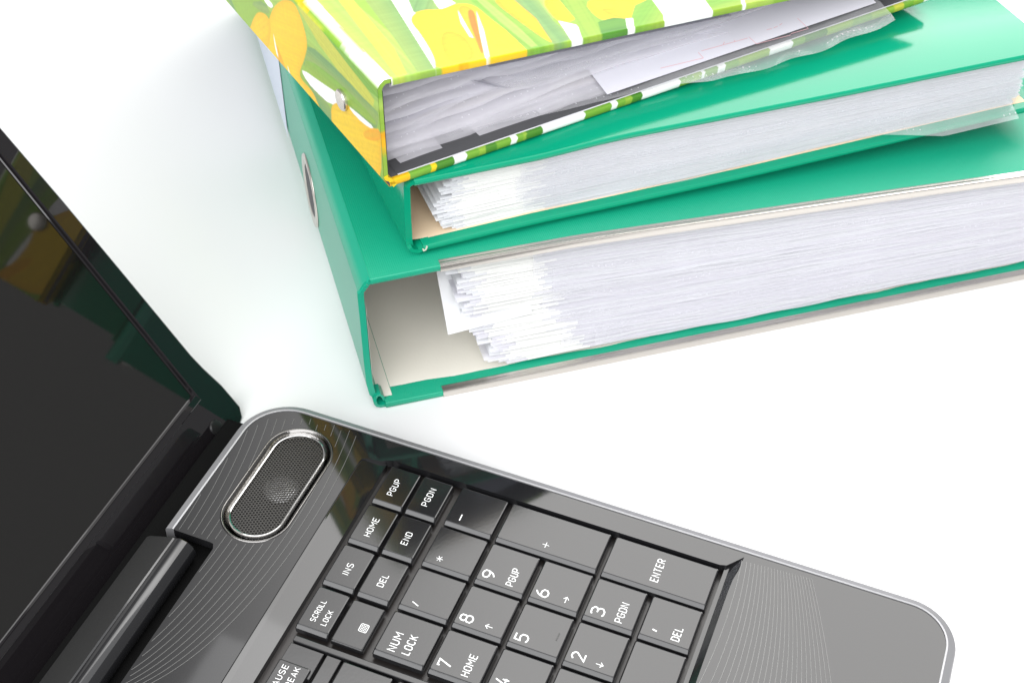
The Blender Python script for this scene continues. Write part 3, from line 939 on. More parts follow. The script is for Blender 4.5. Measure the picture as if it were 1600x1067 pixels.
# folded end of the cloth at the top corner
V, Fc = [], []
for i in range(9):
    a, b = i / 9, (i + 1) / 9
    u0_, u1_ = 0.0 + 4.6 * a, 0.0 + 4.6 * b
    z0_, z1_ = 59.3 + 6.2 * a, 59.3 + 6.2 * b
    off = 0.5 if i % 2 else 0.15
    k = len(V)
    V += [(u0_, -2.3 - off, z0_), (u1_, -2.3 - off, z1_), (u1_ + .9, -2.5 - off * .5, z1_ - 1.0), (u0_ + .9, -2.5 - off * .5, z0_ - 1.0), (u0_ - .3, -1.4, z0_ + .35), (u1_ - .3, -1.4, z1_ + .35)]
    Fc += [(k, k + 1, k + 2, k + 3), (k + 4, k + 5, k + 1, k)]
mesh('cloth_fold', V, Fc, M['cloth_fold'], fc1)
# metal rails clipped over the front edges
def rail(name, u0, u1, zt, th, v0, m, parent):
    us = np.linspace(u0, u1, 34)
    pr = [(v0 + 3.0, 0.06), (v0 + 2.9, 0.26), (v0 + 1.9, 0.30), (v0 + 1.6, 0.20), (v0 + 1.3, 0.32), (v0 + .5, 0.38), (v0 - .15, 0.22), (v0 - .40, -0.25), (v0 - .40, -th + .3), (v0 - .15, -th - .22), (v0 + .5, -th - .25), (v0 + 3.0, -th - .22), (v0 + 3.0, -th - .04), (v0 + .04, -th - .04), (v0 + .04, .04)]
    k = len(pr)
    V, Fc = [], []
    for u in us:
        V += [(u, v, zt(u) + z) for v, z in pr]
    for i in range(len(us) - 1):
        for j in range(k):
            Fc.append((i * k + j, i * k + (j + 1) % k, (i + 1) * k + (j + 1) % k, (i + 1) * k + j))
    Fc += [tuple(range(k))[::-1], tuple((len(us) - 1) * k + j for j in range(k))]
    o = mesh(name, V, Fc, m, parent)
    smooth_by_angle(o, 45)
    return o
rail('edge_rail', 30.2, W1 - 3, zt1, 2.8, -3, M['nickel'], fc1)
rail('edge_rail', 29.2, W1 - 3, lambda u: 3.02, 2.8, -3, M['nickel'], bc1)
# finger ring in the spine
cv, cz_, R_ = 109.5, 24.5, 15.6
V, Fc = [], []
prs = [(16.2, 0.02), (15.9, -.55), (14.6, -.75), (12.6, -.55), (11.6, -.1), (11.4, 1.2), (11.4, 2.2)]
NS = 40
for r_, uu in prs:
    V += [(uu - .15, cv + r_ * math.cos(2 * math.pi * j / NS), cz_ + r_ * math.sin(2 * math.pi * j / NS)) for j in range(NS)]
for i in range(len(prs) - 1):
    for j in range(NS):
        Fc.append((i * NS + j, i * NS + (j + 1) % NS, (i + 1) * NS + (j + 1) % NS, (i + 1) * NS + j))
mesh('finger_ring', V, Fc, M['nickel'], sp1, smooth=True)
mesh('ring_hole_shade', [(-.22, cv + 11.5 * math.cos(2 * math.pi * j / NS), cz_ + 11.5 * math.sin(2 * math.pi * j / NS)) for j in range(NS)], [tuple(range(NS))], M['charcoal'], sp1)  # dark disc over the solid spine, colour stands for shade inside the hole
V = [(-.28, 174, 8), (-.28, 295, 8), (-.28, 295, 57), (-.28, 174, 57)]
mesh('spine_label', V, [(0, 1, 2, 3)], M['paperlabel'], sp1)

st1 = pocket_stack('pocket_stack', B1, 84, lambda i, g: 34 + 18 * (1 - i / 84) ** 1.2 + g.uniform(-3, 5) , lambda i, g: 282 + g.uniform(-6, 8) + 10,
                   lambda u: 5.2, lambda u: zt1(u) - 3.4, lambda i, g: 2.2 + .5 * math.sin(i * .33) + .5 * math.sin(i * .17 + 1) + g.uniform(-.25, .25), True, (M['film'], M['film2']), None, wob=.9, seed=4, paper_back=3.2, vfront=1.0,
                   veil=[(.99, .72, 66, 290), (.80, .50, 74, 291), (.60, .30, 70, 289), (.40, .14, 78, 291), (.24, .07, 92, 290)])
tag(st1, 'pile of clear plastic document pockets inside the lowest green file', 'pocket stack', kind='stuff')

# ---------------------------------------------------------------- binder 2: slim glossy green file, in the middle
B2 = Frame(at_z((634, 386), 69.0), -48.0)
r2 = empty('ring_binder', B2.o, (0, 0, B2.ang))
tag(r2, 'slim glossy green binder with kraft lining between thick green file and floral binder', 'binder')
W2, L2 = 268.0, 312.0
bpx = [(662, 394), (830, 354), (960, 326), (1160, 290), (1360, 242), (1600, 181)]
tpx = [(630, 287), (850, 242), (960, 214), (1280, 152), (1600, 88), (1641, 80)]
bpts = [B2.front(p, -4) for p in bpx]
tpts = [B2.front(p, -4) for p in tpx]
zb2s = poly_z([(u, max(z, -2.4)) for u, z in bpts])
zt2s = poly_z(tpts)
zb2 = lambda u: zb2s(u) + 2.6
zt2 = lambda u: zt2s(u)
bc2 = board('back_cover', list(np.linspace(5.6, W2, 24)), zb2, 2.6, -4, L2 + 3, M['gloss_green'], r2, bev=.8)
fc2 = board('front_cover', list(np.linspace(3.5, W2, 24)), zt2, 2.6, -4, L2 + 3, M['gloss_green'], r2, bev=.9)
sheet('lining', list(np.linspace(8.6, W2 - 4, 40)), lambda u: zb2(u) + .08, 0.2, L2 - 2, M['kraft'], bc2)
sheet('lining', list(np.linspace(8.6, W2 - 4, 40)), lambda u: zt2(u) - 2.68, 0.2, L2 - 2, M['kraft'], fc2)
sp2 = strip_profile('spine', [(0.2, 0.6), (0.0, 3), (0.0, 15), (0.3, 27.5), (0.6, 29)], -2.4, -1, L2, M['gloss_green'], r2)
strip_profile('hinge_strip', [(6.6, zb2(6) - 2.4), (3.8, -1.6), (1.2, -.4), (0.2, 1.0)], -1.5, -3.2, L2 + 2, M['gloss_green'], r2)
strip_profile('hinge_strip', [(0.5, 28.6), (1.4, 29.8), (4.4, zt2(4.4) - .15)], -1.4, -3.2, L2 + 2, M['gloss_green'], r2)
strip_profile('lining_strip', [(8.6, zb2(8) + .1), (5.8, zb2(6) + .15), (2.6, 2.2), (2.5, 27)], -0.1, 0.6, L2, M['kraft'], sp2)
strip_profile('worn_edge', [(5.2, zb2(5) - 1.6), (6.0, zb2(6) - 1.5), (6.6, zb2(6) - .2)], -0.5, -4.3, -3.2, M['board'], bc2)
st2 = pocket_stack('pocket_stack', B2, 58, lambda i, g: 13 + 7 * abs(i / 58 - .35) + g.uniform(-2.5, 5), lambda i, g: 259 + g.uniform(-2, 2),
                   lambda u: zb2(u) + .5, lambda u: zt2(u) - 2.9, lambda i, g: 0.8 + .3 * math.sin(i * .3) + g.uniform(-.2, .2), True, (M['film2'], M['film2']), None, wob=.5, seed=9, strip_w=30, paper_back=3.0, vfront=-.1,
                   veil=[(.98, .55, 44, 258), (.70, .25, 42, 259), (.40, .05, 45, 258)])
tag(st2, 'pile of clear plastic document pockets inside the slim green binder', 'pocket stack', kind='stuff')

# ---------------------------------------------------------------- binder 3: floral ring binder, on top
B3 = Frame(at_z((600, 285), 103.0), -38.1)
r3 = empty('ring_binder', B3.o, (0, 0, B3.ang))
tag(r3, 'floral binder printed with yellow flowers and green leaves, topmost of the stack', 'binder')
W3, L3 = 246.0, 312.0
b3 = [B3.front(p, 0) for p in ((602, 288), (729, 251), (805, 228), (960, 176), (1132, 117), (1368, 30), (1444, 0))]
t3 = [B3.front(p, 0) for p in ((611, 124), (680, 109), (772, 90), (864, 68), (936, 51), (1036, 31), (1112, 17), (1200, 1))]
kb3, cb3 = np.polyfit([p[0] for p in b3], [p[1] for p in b3], 1)
kt3, ct3 = np.polyfit([p[0] for p in t3], [p[1] for p in t3], 1)
zb3 = lambda u: cb3 + kb3 * u
zt3 = lambda u: ct3 + kt3 * u
H3 = B3.front((597, 138), 0)[1]

# the print: flat shapes traced on the cover, in the binder's own u, v (cover) or v, z (spine) millimetres
PAL = dict(lg=(0.24, 0.40, 0.045), mg=(0.155, 0.34, 0.035), dg=(0.065, 0.21, 0.022), gg=(0.14, 0.28, 0.09), wh=(0.84, 0.84, 0.82), ye=(0.74, 0.52, 0.012), oy=(0.72, 0.42, 0.008), orr=(0.48, 0.20, 0.012), py=(0.47, 0.48, 0.055), lt=(0.29, 0.46, 0.08))
def R1(*pts): return [(340 + x / 2.5, y / 2.5) for x, y in pts]
def R2(*pts): return [(960 + x / 2.5, y / 2.5) for x, y in pts]
def R5(*pts): return [(330 + x / 5, y / 5) for x, y in pts]
def R6(*pts): return [(400 + x / 5, 200 + y / 5) for x, y in pts]
COVER = [
 ('lt', R1((380, 0), (520, 0), (700, 150), (790, 280), (680, 312), (520, 150))),
 ('py', R1((470, 0), (530, 0), (690, 190), (740, 290), (700, 300), (600, 170))),
 ('gg', R1((560, -20), (675, -20), (760, 130), (850, 268), (780, 282), (690, 150))),
 ('wh', R1((345, -5), (380, -5), (520, 150), (684, 312), (640, 350), (560, 250), (450, 120))),
 ('wh', R1((672, -10), (745, -10), (775, 60), (805, 150), (855, 235), (848, 270), (760, 130))),
 ('gg', R1((735, -20), (860, -20), (880, 20), (870, 40), (800, 42), (765, 50))),
 ('wh', R1((830, -20), (880, -20), (930, 14), (870, 40), (850, 14))),
 ('ye', R1((757, 62), (800, 38), (870, 40), (935, 14), (1000, 18), (1060, 70), (1140, 130), (1215, 182), (1212, 200), (1040, 235), (850, 275), (848, 225), (790, 130), (755, 90))),
 ('oy', R1((860, 120), (960, 130), (1020, 230), (900, 262))),
 ('oy', R1((935, 20), (1000, 30), (1020, 100), (1045, 200), (1035, 232), (1005, 160), (955, 85))),
 ('orr', R1((975, 40), (1000, 40), (1012, 90), (1040, 200), (1032, 215), (1008, 150), (985, 90))),
 ('wh', R1((1010, 42), (1040, 120), (1062, 222), (1046, 228), (1024, 130))),
 ('wh', R1((938, 40), (960, 80), (1000, 150), (985, 145), (950, 90))),
 ('mg', R1((970, -10), (1060, -10), (1200, 100), (1305, 168), (1300, 180), (1212, 200), (1100, 95))),
 ('lt', R1((1000, -10), (1035, -10), (1180, 110), (1250, 180), (1225, 186), (1100, 85))),
 ('oy', R1((1055, -10), (1160, -10), (1250, 75), (1315, 150), (1308, 175), (1200, 100))),
 ('ye', R1((1075, -10), (1150, -10), (1230, 70), (1280, 130), (1200, 90))),
 ('gg', R1((1145, -10), (1245, -10), (1310, 80), (1390, 150), (1312, 175), (1245, 75))),
 ('oy', R1((1255, -10), (1400, -10), (1420, 60), (1370, 92), (1320, 82))),
 ('ye', R1((1290, -10), (1380, -10), (1390, 55), (1350, 70))),
 ('wh', R1((1330, 82), (1400, 98), (1432, 135), (1420, 160), (1385, 165), (1350, 110))),
 ('mg', R1((1325, -10), (1430, -10), (1510, 95), (1505, 140), (1425, 158), (1400, 80))),
 ('ye', R1((1415, -10), (1700, -10), (1700, 60), (1640, 75), (1545, 68), (1490, 85))),
 ('oy', R1((1480, 30), (1640, 40), (1640, 78), (1545, 68))),
 ('dg', R1((1485, 88), (1545, 70), (1650, 80), (1690, 120), (1505, 152))),
 ('ye', R2((-10, -10), (78, -10), (82, 48), (50, 62), (0, 60))),
 ('mg', R2((80, 22), (150, -10), (196, 66), (192, 92), (50, 125), (62, 80))),
 ('wh', R2((44, 74), (72, 72), (78, 118), (52, 122))),
 ('wh', R2((140, -10), (352, -10), (384, 40), (380, 55), (194, 92), (192, 60))),
 ('mg', R2((345, -10), (498, -10), (502, 30), (384, 56), (380, 38))),
 ('wh', R2((492, -10), (508, -10), (512, 28), (500, 30))),
 ('lt', R2((506, -10), (640, -10), (640, 20), (512, 28))),
]
SPINE = [
 ('lt', R5((330, -20), (650, -20), (1330, 690), (1330, 880), (1270, 850), (760, 340))),
 ('py', R5((640, 0), (700, 0), (1280, 760), (1260, 860), (900, 450))),
 ('mg', R5((680, 0), (760, 0), (1330, 700), (1300, 800), (1000, 420))),
 ('gg', R5((300, 20), (420, 10), (470, 120), (380, 90))),
 ('wh', R5((400, -10), (440, -10), (490, 50), (460, 70))),
 ('ye', R5((460, 120), (500, 40), (560, 0), (640, 10), (700, 130), (755, 330), (735, 450), (690, 560), (700, 620), (790, 710), (830, 800), (870, 900), (780, 860), (640, 680), (540, 560), (430, 420), (400, 350), (440, 200))),
 ('ye', R5((295, 240), (340, 120), (380, 90), (450, 130), (470, 250), (440, 420), (300, 290))),
 ('oy', R5((500, 330), (540, 420), (600, 590), (560, 560), (510, 440))),
 ('wh', R5((480, 240), (500, 330), (530, 470), (505, 410))),
 ('wh', R5((590, 490), (620, 590), (660, 680), (620, 640))),
 ('gg', R5((760, 340), (960, 520), (1270, 850), (1310, 885), (1300, 1005), (1260, 1000), (1000, 740), (715, 530), (740, 440))),
 ('mg', R5((745, 450), (1000, 640), (1280, 930), (1290, 1000), (1000, 745), (720, 535))),
 ('wh', R5((710, 540), (850, 640), (1000, 740), (1000, 800), (935, 825), (800, 705), (715, 585))),
 ('gg', R5((695, 575), (800, 700), (940, 830), (950, 985), (880, 910), (830, 800), (790, 712))),
 ('ye', R5((935, 830), (980, 800), (1070, 815), (1150, 920), (1260, 1010), (1330, 1005), (1330, 1500), (1100, 1300), (960, 1060), (940, 950))),
 ('oy', R5((1180, 1020), (1325, 1010), (1325, 1110), (1200, 1090))),
 ('wh', R5((1062, 820), (1160, 900), (1280, 1003), (1235, 1003), (1130, 915))),
 ('wh', R6((570, -10), (620, 10), (820, 235), (965, 385), (930, 405), (840, 300), (700, 150))),
 ('oy', R6((690, 140), (850, 300), (940, 370), (950, 340), (820, 235))),
]
def inside(P, poly):
    x, y = P[:, 0], P[:, 1]
    r = np.zeros(len(P), bool)
    n = len(poly)
    for i in range(n):
        x0, y0 = poly[i]
        x1, y1 = poly[(i + 1) % n]
        c = (y0 > y) != (y1 > y)
        with np.errstate(divide='ignore', invalid='ignore'):
            r ^= c & (x < (x1 - x0) * (y - y0) / (y1 - y0 + 1e-12) + x0)
    return r
def hsh(k): return np.random.default_rng(k)
def wild(lo, hi, n, seed, ang=62):
    """further leaves and petals for the part of the print the picture does not show: (colour, polygon)"""
    g = hsh(seed)
    out = []
    for _ in range(n):
        c = np.array([g.uniform(lo[0], hi[0]), g.uniform(lo[1], hi[1])])
        if g.random() < .62:
            a = math.radians(ang + g.normal(0, 14))
            ln, wd = g.uniform(50, 130), g.uniform(5, 13)
            t = np.array([math.cos(a), math.sin(a)])
            nn = np.array([-t[1], t[0]])
            out.append((str(g.choice(['lg', 'mg', 'gg', 'lt', 'wh', 'dg'])), [tuple(c + t * ln * s + nn * wd * k) for s, k in ((-.5, 0), (-.2, .5), (.2, .45), (.5, 0), (.2, -.45), (-.2, -.5))]))
        else:
            r = g.uniform(12, 30)
            a0 = g.uniform(0, 6)
            out.append(('ye' if g.random() < .7 else 'oy', [tuple(c + r * (1 + .25 * math.sin(3 * a + a0)) * np.array([math.cos(a), .7 * math.sin(a)])) for a in np.linspace(0, 6.28, 16)[:-1]]))
    return out
def paint1(P, polys, base):
    col = np.tile(np.array(base), (len(P), 1))
    for q, (name, poly) in enumerate(polys):
        m = inside(P, poly)
        if not m.any():
            continue
        c = np.tile(np.array(PAL[name]), (int(m.sum()), 1))
        A = np.array(poly)
        ctr = A.mean(0)
        w_, v_ = np.linalg.eigh(np.cov((A - ctr).T))
        la, pa = v_[:, 1], v_[:, 0]
        D = P[m] - ctr
        a, p = D @ la, D @ pa
        g = hsh(100 + q)
        k = np.zeros(len(p))
        for _ in range(5):                      # hand-painted strokes along the leaf or petal
            k += g.uniform(.3, 1) * np.sin(p * g.uniform(1.0, 5.0) + a * g.uniform(-.05, .05) + g.uniform(0, 6))
        k = k / 2.2
        if name in ('lg', 'mg', 'dg', 'gg', 'lt', 'py'):
            c = c * (1 + .09 * k)[:, None]
            t = np.clip(.5 + .5 * np.sin(p * g.uniform(.25, .6) + g.uniform(0, 6)), 0, 1)[:, None] * .28
            c = c * (1 - t) + t * (np.array(PAL['py']) if name != 'dg' else np.array(PAL['mg']))
        elif name != 'wh':
            ln = np.abs(a).max() + 1e-6
            t = np.clip(a / ln * .5 + .5, 0, 1)[:, None]
            c = c * (1 + .05 * k)[:, None] * (1 - .10 * t * np.array([.1, 1.0, 1.0]))
            dist = np.full(len(p), 1e9)
            for e0, e1 in zip(A, np.roll(A, -1, 0)):
                L_ = e1 - e0
                tt_ = np.clip(((P[m] - e0) @ L_) / (L_ @ L_ + 1e-9), 0, 1)
                dist = np.minimum(dist, np.hypot(*(P[m] - e0 - tt_[:, None] * L_).T))
            f_ = (np.exp(-dist / 1.6) * .55 * (1 + .4 * k))[:, None]
            c = c * (1 - f_) + f_ * c * np.array([.98, .66, .5])
        col[m] = c
    return col
def paint(P, polys, base, seed):
    """colour of the print, averaged over a few points round each vertex"""
    out = 0
    offs = [(x * .16, y * .16) for x in (-1, 0, 1) for y in (-1, 0, 1)]
    for d in offs:
        out = out + paint1(P + np.array(d), polys, base)
    return out / len(offs)
def rounded(poly, it=2):
    P = np.array(poly, float)
    for _ in range(it):
        Q_ = np.roll(P, -1, 0)
        P = np.stack([P * .75 + Q_ * .25, P * .25 + Q_ * .75], 1).reshape(-1, 2)
    return [tuple(p) for p in P]
COVER = [(n_, rounded(pl) if n_ in ('ye', 'oy', 'orr') else pl) for n_, pl in COVER]
SPINE = [(n_, rounded(pl) if n_ in ('ye', 'oy', 'orr') else rounded(pl, 1)) for n_, pl in SPINE]
cover_polys = wild((0, 60), (W3, L3), 60, 5) + [(n_, [B3.plane(p, ct3, kt3) for p in pl]) for n_, pl in COVER]
spine_polys = wild((165, -5), (L3, H3), 14, 8, 20) + [(n_, [B3.side(p, 0) for p in pl]) for n_, pl in SPINE]
def print_mat(name):
    m = mat(name, (1, 1, 1), 0.42, spec=0.3)
    nt = m.node_tree
    b = nt.nodes['Principled BSDF']
    at = nt.nodes.new('ShaderNodeVertexColor')
    at.layer_name = 'Print'
    tc = nt.nodes.new('ShaderNodeTexCoord')
    mp = nt.nodes.new('ShaderNodeMapping')
    mp.inputs['Rotation'].default_value = (0, 0, math.radians(-64))
    mp.inputs['Scale'].default_value = (25, 600, 600)
    n = nt.nodes.new('ShaderNodeTexNoise')
    n.inputs['Scale'].default_value = 1.0
    n.inputs['Detail'].default_value = 4
    nt.links.new(tc.outputs['Object'], mp.inputs[0])
    nt.links.new(mp.outputs[0], n.inputs['Vector'])
    r = nt.nodes.new('ShaderNodeMapRange')
    r.inputs['From Min'].default_value = .3
    r.inputs['From Max'].default_value = .7
    r.inputs['To Min'].default_value = 0.95
    r.inputs['To Max'].default_value = 1.05
    nt.links.new(n.outputs['Fac'], r.inputs['Value'])
    mx = nt.nodes.new('ShaderNodeMix')
    mx.data_type = 'RGBA'
    mx.blend_type = 'MULTIPLY'
    mx.inputs['Factor'].default_value = 1
    nt.links.new(at.outputs['Color'], mx.inputs['A'])
    nt.links.new(r.outputs[0], mx.inputs['B'])
    nt.links.new(mx.outputs['Result'], b.inputs['Base Color'])
    return m
M['print'] = print_mat('floral_print')
def set_print(o, cols):
    a = o.data.color_attributes.new('Print', 'FLOAT_COLOR', 'POINT')
    a.data.foreach_set('color', np.hstack([np.clip(cols, 0, 1), np.ones((len(cols), 1))]).astype(np.float32).ravel())
def grid(nu, nv):
    i = np.arange(nu - 1)[:, None]
    j = np.arange(nv - 1)[None, :]
    a = i * nv + j
    return np.stack([a, a + nv, a + nv + 1, a + 1], -1).reshape(-1, 4)
# edge colours of the two front edges, by picture x of the colour changes
EB = [(602, 'oy'), (638, 'mg'), (672, 'ye'), (680, 'dg'), (708, 'wh'), (727, 'mg'), (746, 'lg'), (757, 'dg'), (774, 'mg'), (796, 'wh'), (806, 'mg'), (815, 'lg'), (820, 'dg'), (846, 'wh'), (912, 'mg'), (953, 'wh'), (962, 'mg'), (975, 'lg'), (985, 'dg'), (1001, 'wh'), (1060, 'mg'), (1081, 'lg'), (1094, 'wh'), (1099, 'mg'), (1119, 'wh'), (1131, 'mg'), (1152, 'lg'), (1200, 'wh'), (1236, 'mg'), (1255, 'dg'), (1290, 'lg'), (1330, 'mg'), (1360, 'lg'), (1395, 'py'), (1410, 'mg'), (1425, 'lg'), (1442, 'wh'), (1455, 'mg')]
eb_u = [B3.front((x, 288 - (x - 602) * .342), 0)[0] for x, _ in EB]
def edge_cols(u):
    k = np.clip(np.searchsorted(eb_u, u) - 1, 0, len(EB) - 1)
    return np.array([PAL[EB[i][1]] for i in k])
# front cover: fine printed top, rolled front edge, board below
us = np.arange(5.0, W3 + .01, 0.42)
vs_f = np.concatenate([[-0.05], np.arange(0.4, 96, 0.42), np.arange(96, L3 + .1, 2.2)])
rows = [(-.25, -2.6), (-.45, -2.0), (-.45, -.75), (-.3, -.25)]
NV = len(rows) + len(vs_f)
V = np.zeros((len(us), NV, 3))
for k, (v, dz) in enumerate(rows):
    V[:, k] = np.stack([us, np.full(len(us), v), ct3 + kt3 * us + dz], 1)
for k, v in enumerate(vs_f):
    V[:, len(rows) + k] = np.stack([us, np.full(len(us), v), ct3 + kt3 * us], 1)
Vf = V.reshape(-1, 3)
colr = paint(np.stack([Vf[:, 0], np.maximum(Vf[:, 1], 0.3)], 1), cover_polys, PAL['lg'], 3)
me = bpy.data.meshes.new('front_cover')
me.from_pydata((Vf * MM).tolist(), [], grid(len(us), NV).tolist())
me.materials.append(M['print'])
me.polygons.foreach_set('use_smooth', [True] * len(me.polygons))
fc3 = link('front_cover', me, r3)
set_print(fc3, colr)
board('cover_board', list(np.linspace(5.2, W3 - .3, 12)), lambda u: zt3(u) - .1, 2.5, -.2, L3, M['charcoal'], fc3, bev=.1)
# back cover
us = np.arange(2.0, W3 + .01, 0.5)
rows = [(20, -2.9), (.4, -2.9), (-.3, -2.5), (-.5, -1.8), (-.5, -.6), (-.2, -.05), (.4, .05), (1.2, .07)]
V = np.zeros((len(us), len(rows), 3))
for k, (v, dz) in enumerate(rows):
    V[:, k] = np.stack([us, np.full(len(us), v), cb3 + kb3 * us + 2.9 + dz], 1)
Vf = V.reshape(-1, 3)
g_ = hsh(3)
me = bpy.data.meshes.new('back_cover')
me.from_pydata((Vf * MM).tolist(), [], grid(len(us), len(rows)).tolist())
me.materials.append(M['print'])
me.polygons.foreach_set('use_smooth', [True] * len(me.polygons))
bc3 = link('back_cover', me, r3)
set_print(bc3, edge_cols(Vf[:, 0] - (Vf[:, 2] - zb3(Vf[:, 0])) * .2))
board('cover_board', list(np.linspace(2.2, W3 - .3, 12)), lambda u: zb3(u) + 2.75, 2.6, .3, L3, M['charcoal'], bc3, bev=.1)
sheet('lining_edge', list(np.linspace(6, W3 - 3, 40)), lambda u: zb3(u) + 3.0, 1.15, 2.2, M['paper0'], bc3)
sheet('lining', list(np.linspace(6, W3 - 3, 40)), lambda u: zb3(u) + 3.02, 1.75, L3 - 2, M['charcoal'], bc3)
# spine with the print running over it
zz = np.concatenate([[0.6], np.arange(1.0, H3 - .2, 0.4), [H3]])
vs_s = np.concatenate([[-.1], np.arange(0.3, 165, 0.42), np.arange(165, L3 + .1, 2.2)])
V = np.zeros((len(vs_s), len(zz) + 3, 3))
tops = [(0.9, ct3 - 1.6), (2.6, ct3 - .35), (5.05, ct3 + kt3 * 5)]
for k, z in enumerate(zz):
    V[:, k] = np.stack([np.full(len(vs_s), 0.0), vs_s, np.full(len(vs_s), z)], 1)
for k, (u, z) in enumerate(tops):
    V[:, len(zz) + k] = np.stack([np.full(len(vs_s), u), vs_s, np.full(len(vs_s), z)], 1)
Vf = V.reshape(-1, 3)
colr = paint(Vf[:, 1:3], spine_polys, PAL['lg'], 3)
tp = Vf[:, 0] > 0.5
colr[tp] = paint(np.stack([Vf[tp, 0], np.maximum(Vf[tp, 1], .3)], 1), cover_polys, PAL['lg'], 3)
me = bpy.data.meshes.new('spine')
me.from_pydata((Vf * MM).tolist(), [], grid(len(vs_s), len(zz) + 3)[:, ::-1].tolist())
me.materials.append(M['print'])
sp3 = link('spine', me, r3)
set_print(sp3, colr)
smooth_by_angle(sp3, 25)
o = strip_profile('spine_board', [(0.12, z) for z in np.linspace(1.0, H3 - .3, 60)] + [(1.0, ct3 - 1.8), (2.7, ct3 - .5), (5.0, ct3 + kt3 * 5 - .15)], -1.5, -.12, L3, M['print'], sp3)
Pv = np.array([v.co for v in o.data.vertices]) / MM
set_print(o, paint(np.stack([np.full(len(Pv), .35), Pv[:, 2]], 1), spine_polys, PAL['lg'], 3))
strip_profile('lining', [(2.3, 3.0), (2.3, H3 - 2.0)], -.1, 1.0, L3, M['charcoal'], sp3)
# hinge strip at the bottom of the spine
o = strip_profile('hinge_strip', [(3.2, zb3(3) - .1), (1.6, .0), (.3, .9), (0.02, 2.2)], -1.5, -.5, L3, M['print'], r3)
set_print(o, np.tile(np.array(PAL['ye']), (len(o.data.vertices), 1)))
# rivet
rv, rz = B3.side((536, 156), 0)
V, Fc = [], []
prs = [(4.0, -.05), (4.0, -.9), (3.6, -1.35), (2.6, -1.55), (0.01, -1.6)]
NS = 28
for r_, uu in prs:
    V += [(uu, rv + r_ * math.cos(2 * math.pi * j / NS), rz + r_ * math.sin(2 * math.pi * j / NS)) for j in range(NS)]
for i in range(len(prs) - 1):
    for j in range(NS):
        Fc.append((i * NS + j, i * NS + (j + 1) % NS, (i + 1) * NS + (j + 1) % NS, (i + 1) * NS + j))
o = mesh('rivet', V, Fc, M['nickel'], sp3)
smooth_by_angle(o, 30)

st3 = pocket_stack('pocket_stack', B3, 15, lambda i, g: 2.5 + 2.6 * max(0, i - 6) + g.uniform(0, 4) , lambda i, g: 222 + g.uniform(-5, 4),
                   lambda u: zb3(u) + 3.3, lambda u: max(zt3(u) - 3.2, zb3(u) + 8) - 6 * max(0, 1 - u / 60), lambda i, g: 7.5 + 1.35 * i + g.uniform(-1.5, 2.0), True, (M['film4'], M['film4']), None, wob=1.3, seed=21, strip_w=-100, paper_back=9)
tag(st3, 'loose pile of clear plastic document pockets inside the floral binder', 'pocket stack', kind='stuff')

# ---------------------------------------------------------------- single pockets that stick out
def pocket(name, fr, us, vfun, zfun, depth, m, label, group=None, paper=None, th=0.0):
    V, Fc, UV, I = [], [], [], []
    nv = 7
    for u in us:
        v0 = vfun(u)
        for k in range(nv):
            t = k / (nv - 1)
            v = v0 + depth * t ** 2
            V.append((u, v, zfun(u, v)))
            UV.append((u, v - v0))
    for i in range(len(us) - 1):
        for k in range(nv - 1):
            a = i * nv + k
            Fc.append((a, a + nv, a + nv + 1, a + 1))
    o = mesh(name, V, Fc, [m], None, smooth=True, uv=UV)
    o.location = Vector(fr.o) * MM
    o.rotation_euler = (0, 0, fr.ang)
    tag(o, label, 'plastic pocket', group)
    return o
# slim green binder: a pocket slipping out at the bottom right
ue = B2.front((1577, 200), -5)[0]
def z_p2(u, v):
    base = zb2(u) + 3.2
    return base - 3.6 * max(0, min(1, -(v + 3.5) / 6))
pocket('plastic_pocket', B2, np.linspace(120, ue, 50), lambda u: 1.5 - 10.5 * min(1, max(0, (u - 165) / (ue - 200))) ** 1.2, z_p2, 60, M['film3'],
       'clear pocket slipping out under the pile of the slim green binder')
# floral binder: a pocket hanging over the lower cover
def z_p3(u, v):
    return zb3(u) + 4.6 + 1.0 * math.sin(u * .06) - 3.2 * max(0, min(1, -(v + .8) / 6))
pocket('plastic_pocket', B3, np.linspace(30, 222, 90), lambda u: 9.0 - 6.5 * min(1, max(0, u - 40) / 50) - 10.0 * min(1, max(0, (u - 88) / 55)) + .8 * math.sin(u * .23) * max(0, min(1, (u - 120) / 20)), z_p3, 90, M['film3'],
       'clear pocket hanging over the lower edge of the floral binder')
# drawing sheet with thin red outlines, above the hanging pocket
SK = 0.25
def z_s(u, v): return zb3(u) + 5.6 + SK * v
us_ = np.linspace(92, 219, 40)
V = []
for u in us_:
    V += [(u, 2.0, z_s(u, 2.0)), (u, 34, z_s(u, 34))]
Fc = [(2 * i, 2 * i + 2, 2 * i + 3, 2 * i + 1) for i in range(len(us_) - 1)]
ds = mesh('drawing_sheet', V, Fc, M['paper3'])
ds.location = Vector(B3.o) * MM
ds.rotation_euler = (0, 0, B3.ang)
tag(ds, 'white sheet with thin red outlines lying in the floral binder', 'paper sheet')
def on_sheet(x, y):
    d = ray((960 + x / 5, y / 5))
    n_ = np.array([0, 0, 1.0]) - kb3 * B3.u - SK * B3.v
    P_ = B3.o + np.array([0, 0, cb3 + 5.75])
    X = CAM + d * (((P_ - CAM) @ n_) / (d @ n_))
    return float((X - B3.o) @ B3.u), float((X - B3.o) @ B3.v)
V, Fc = [], []
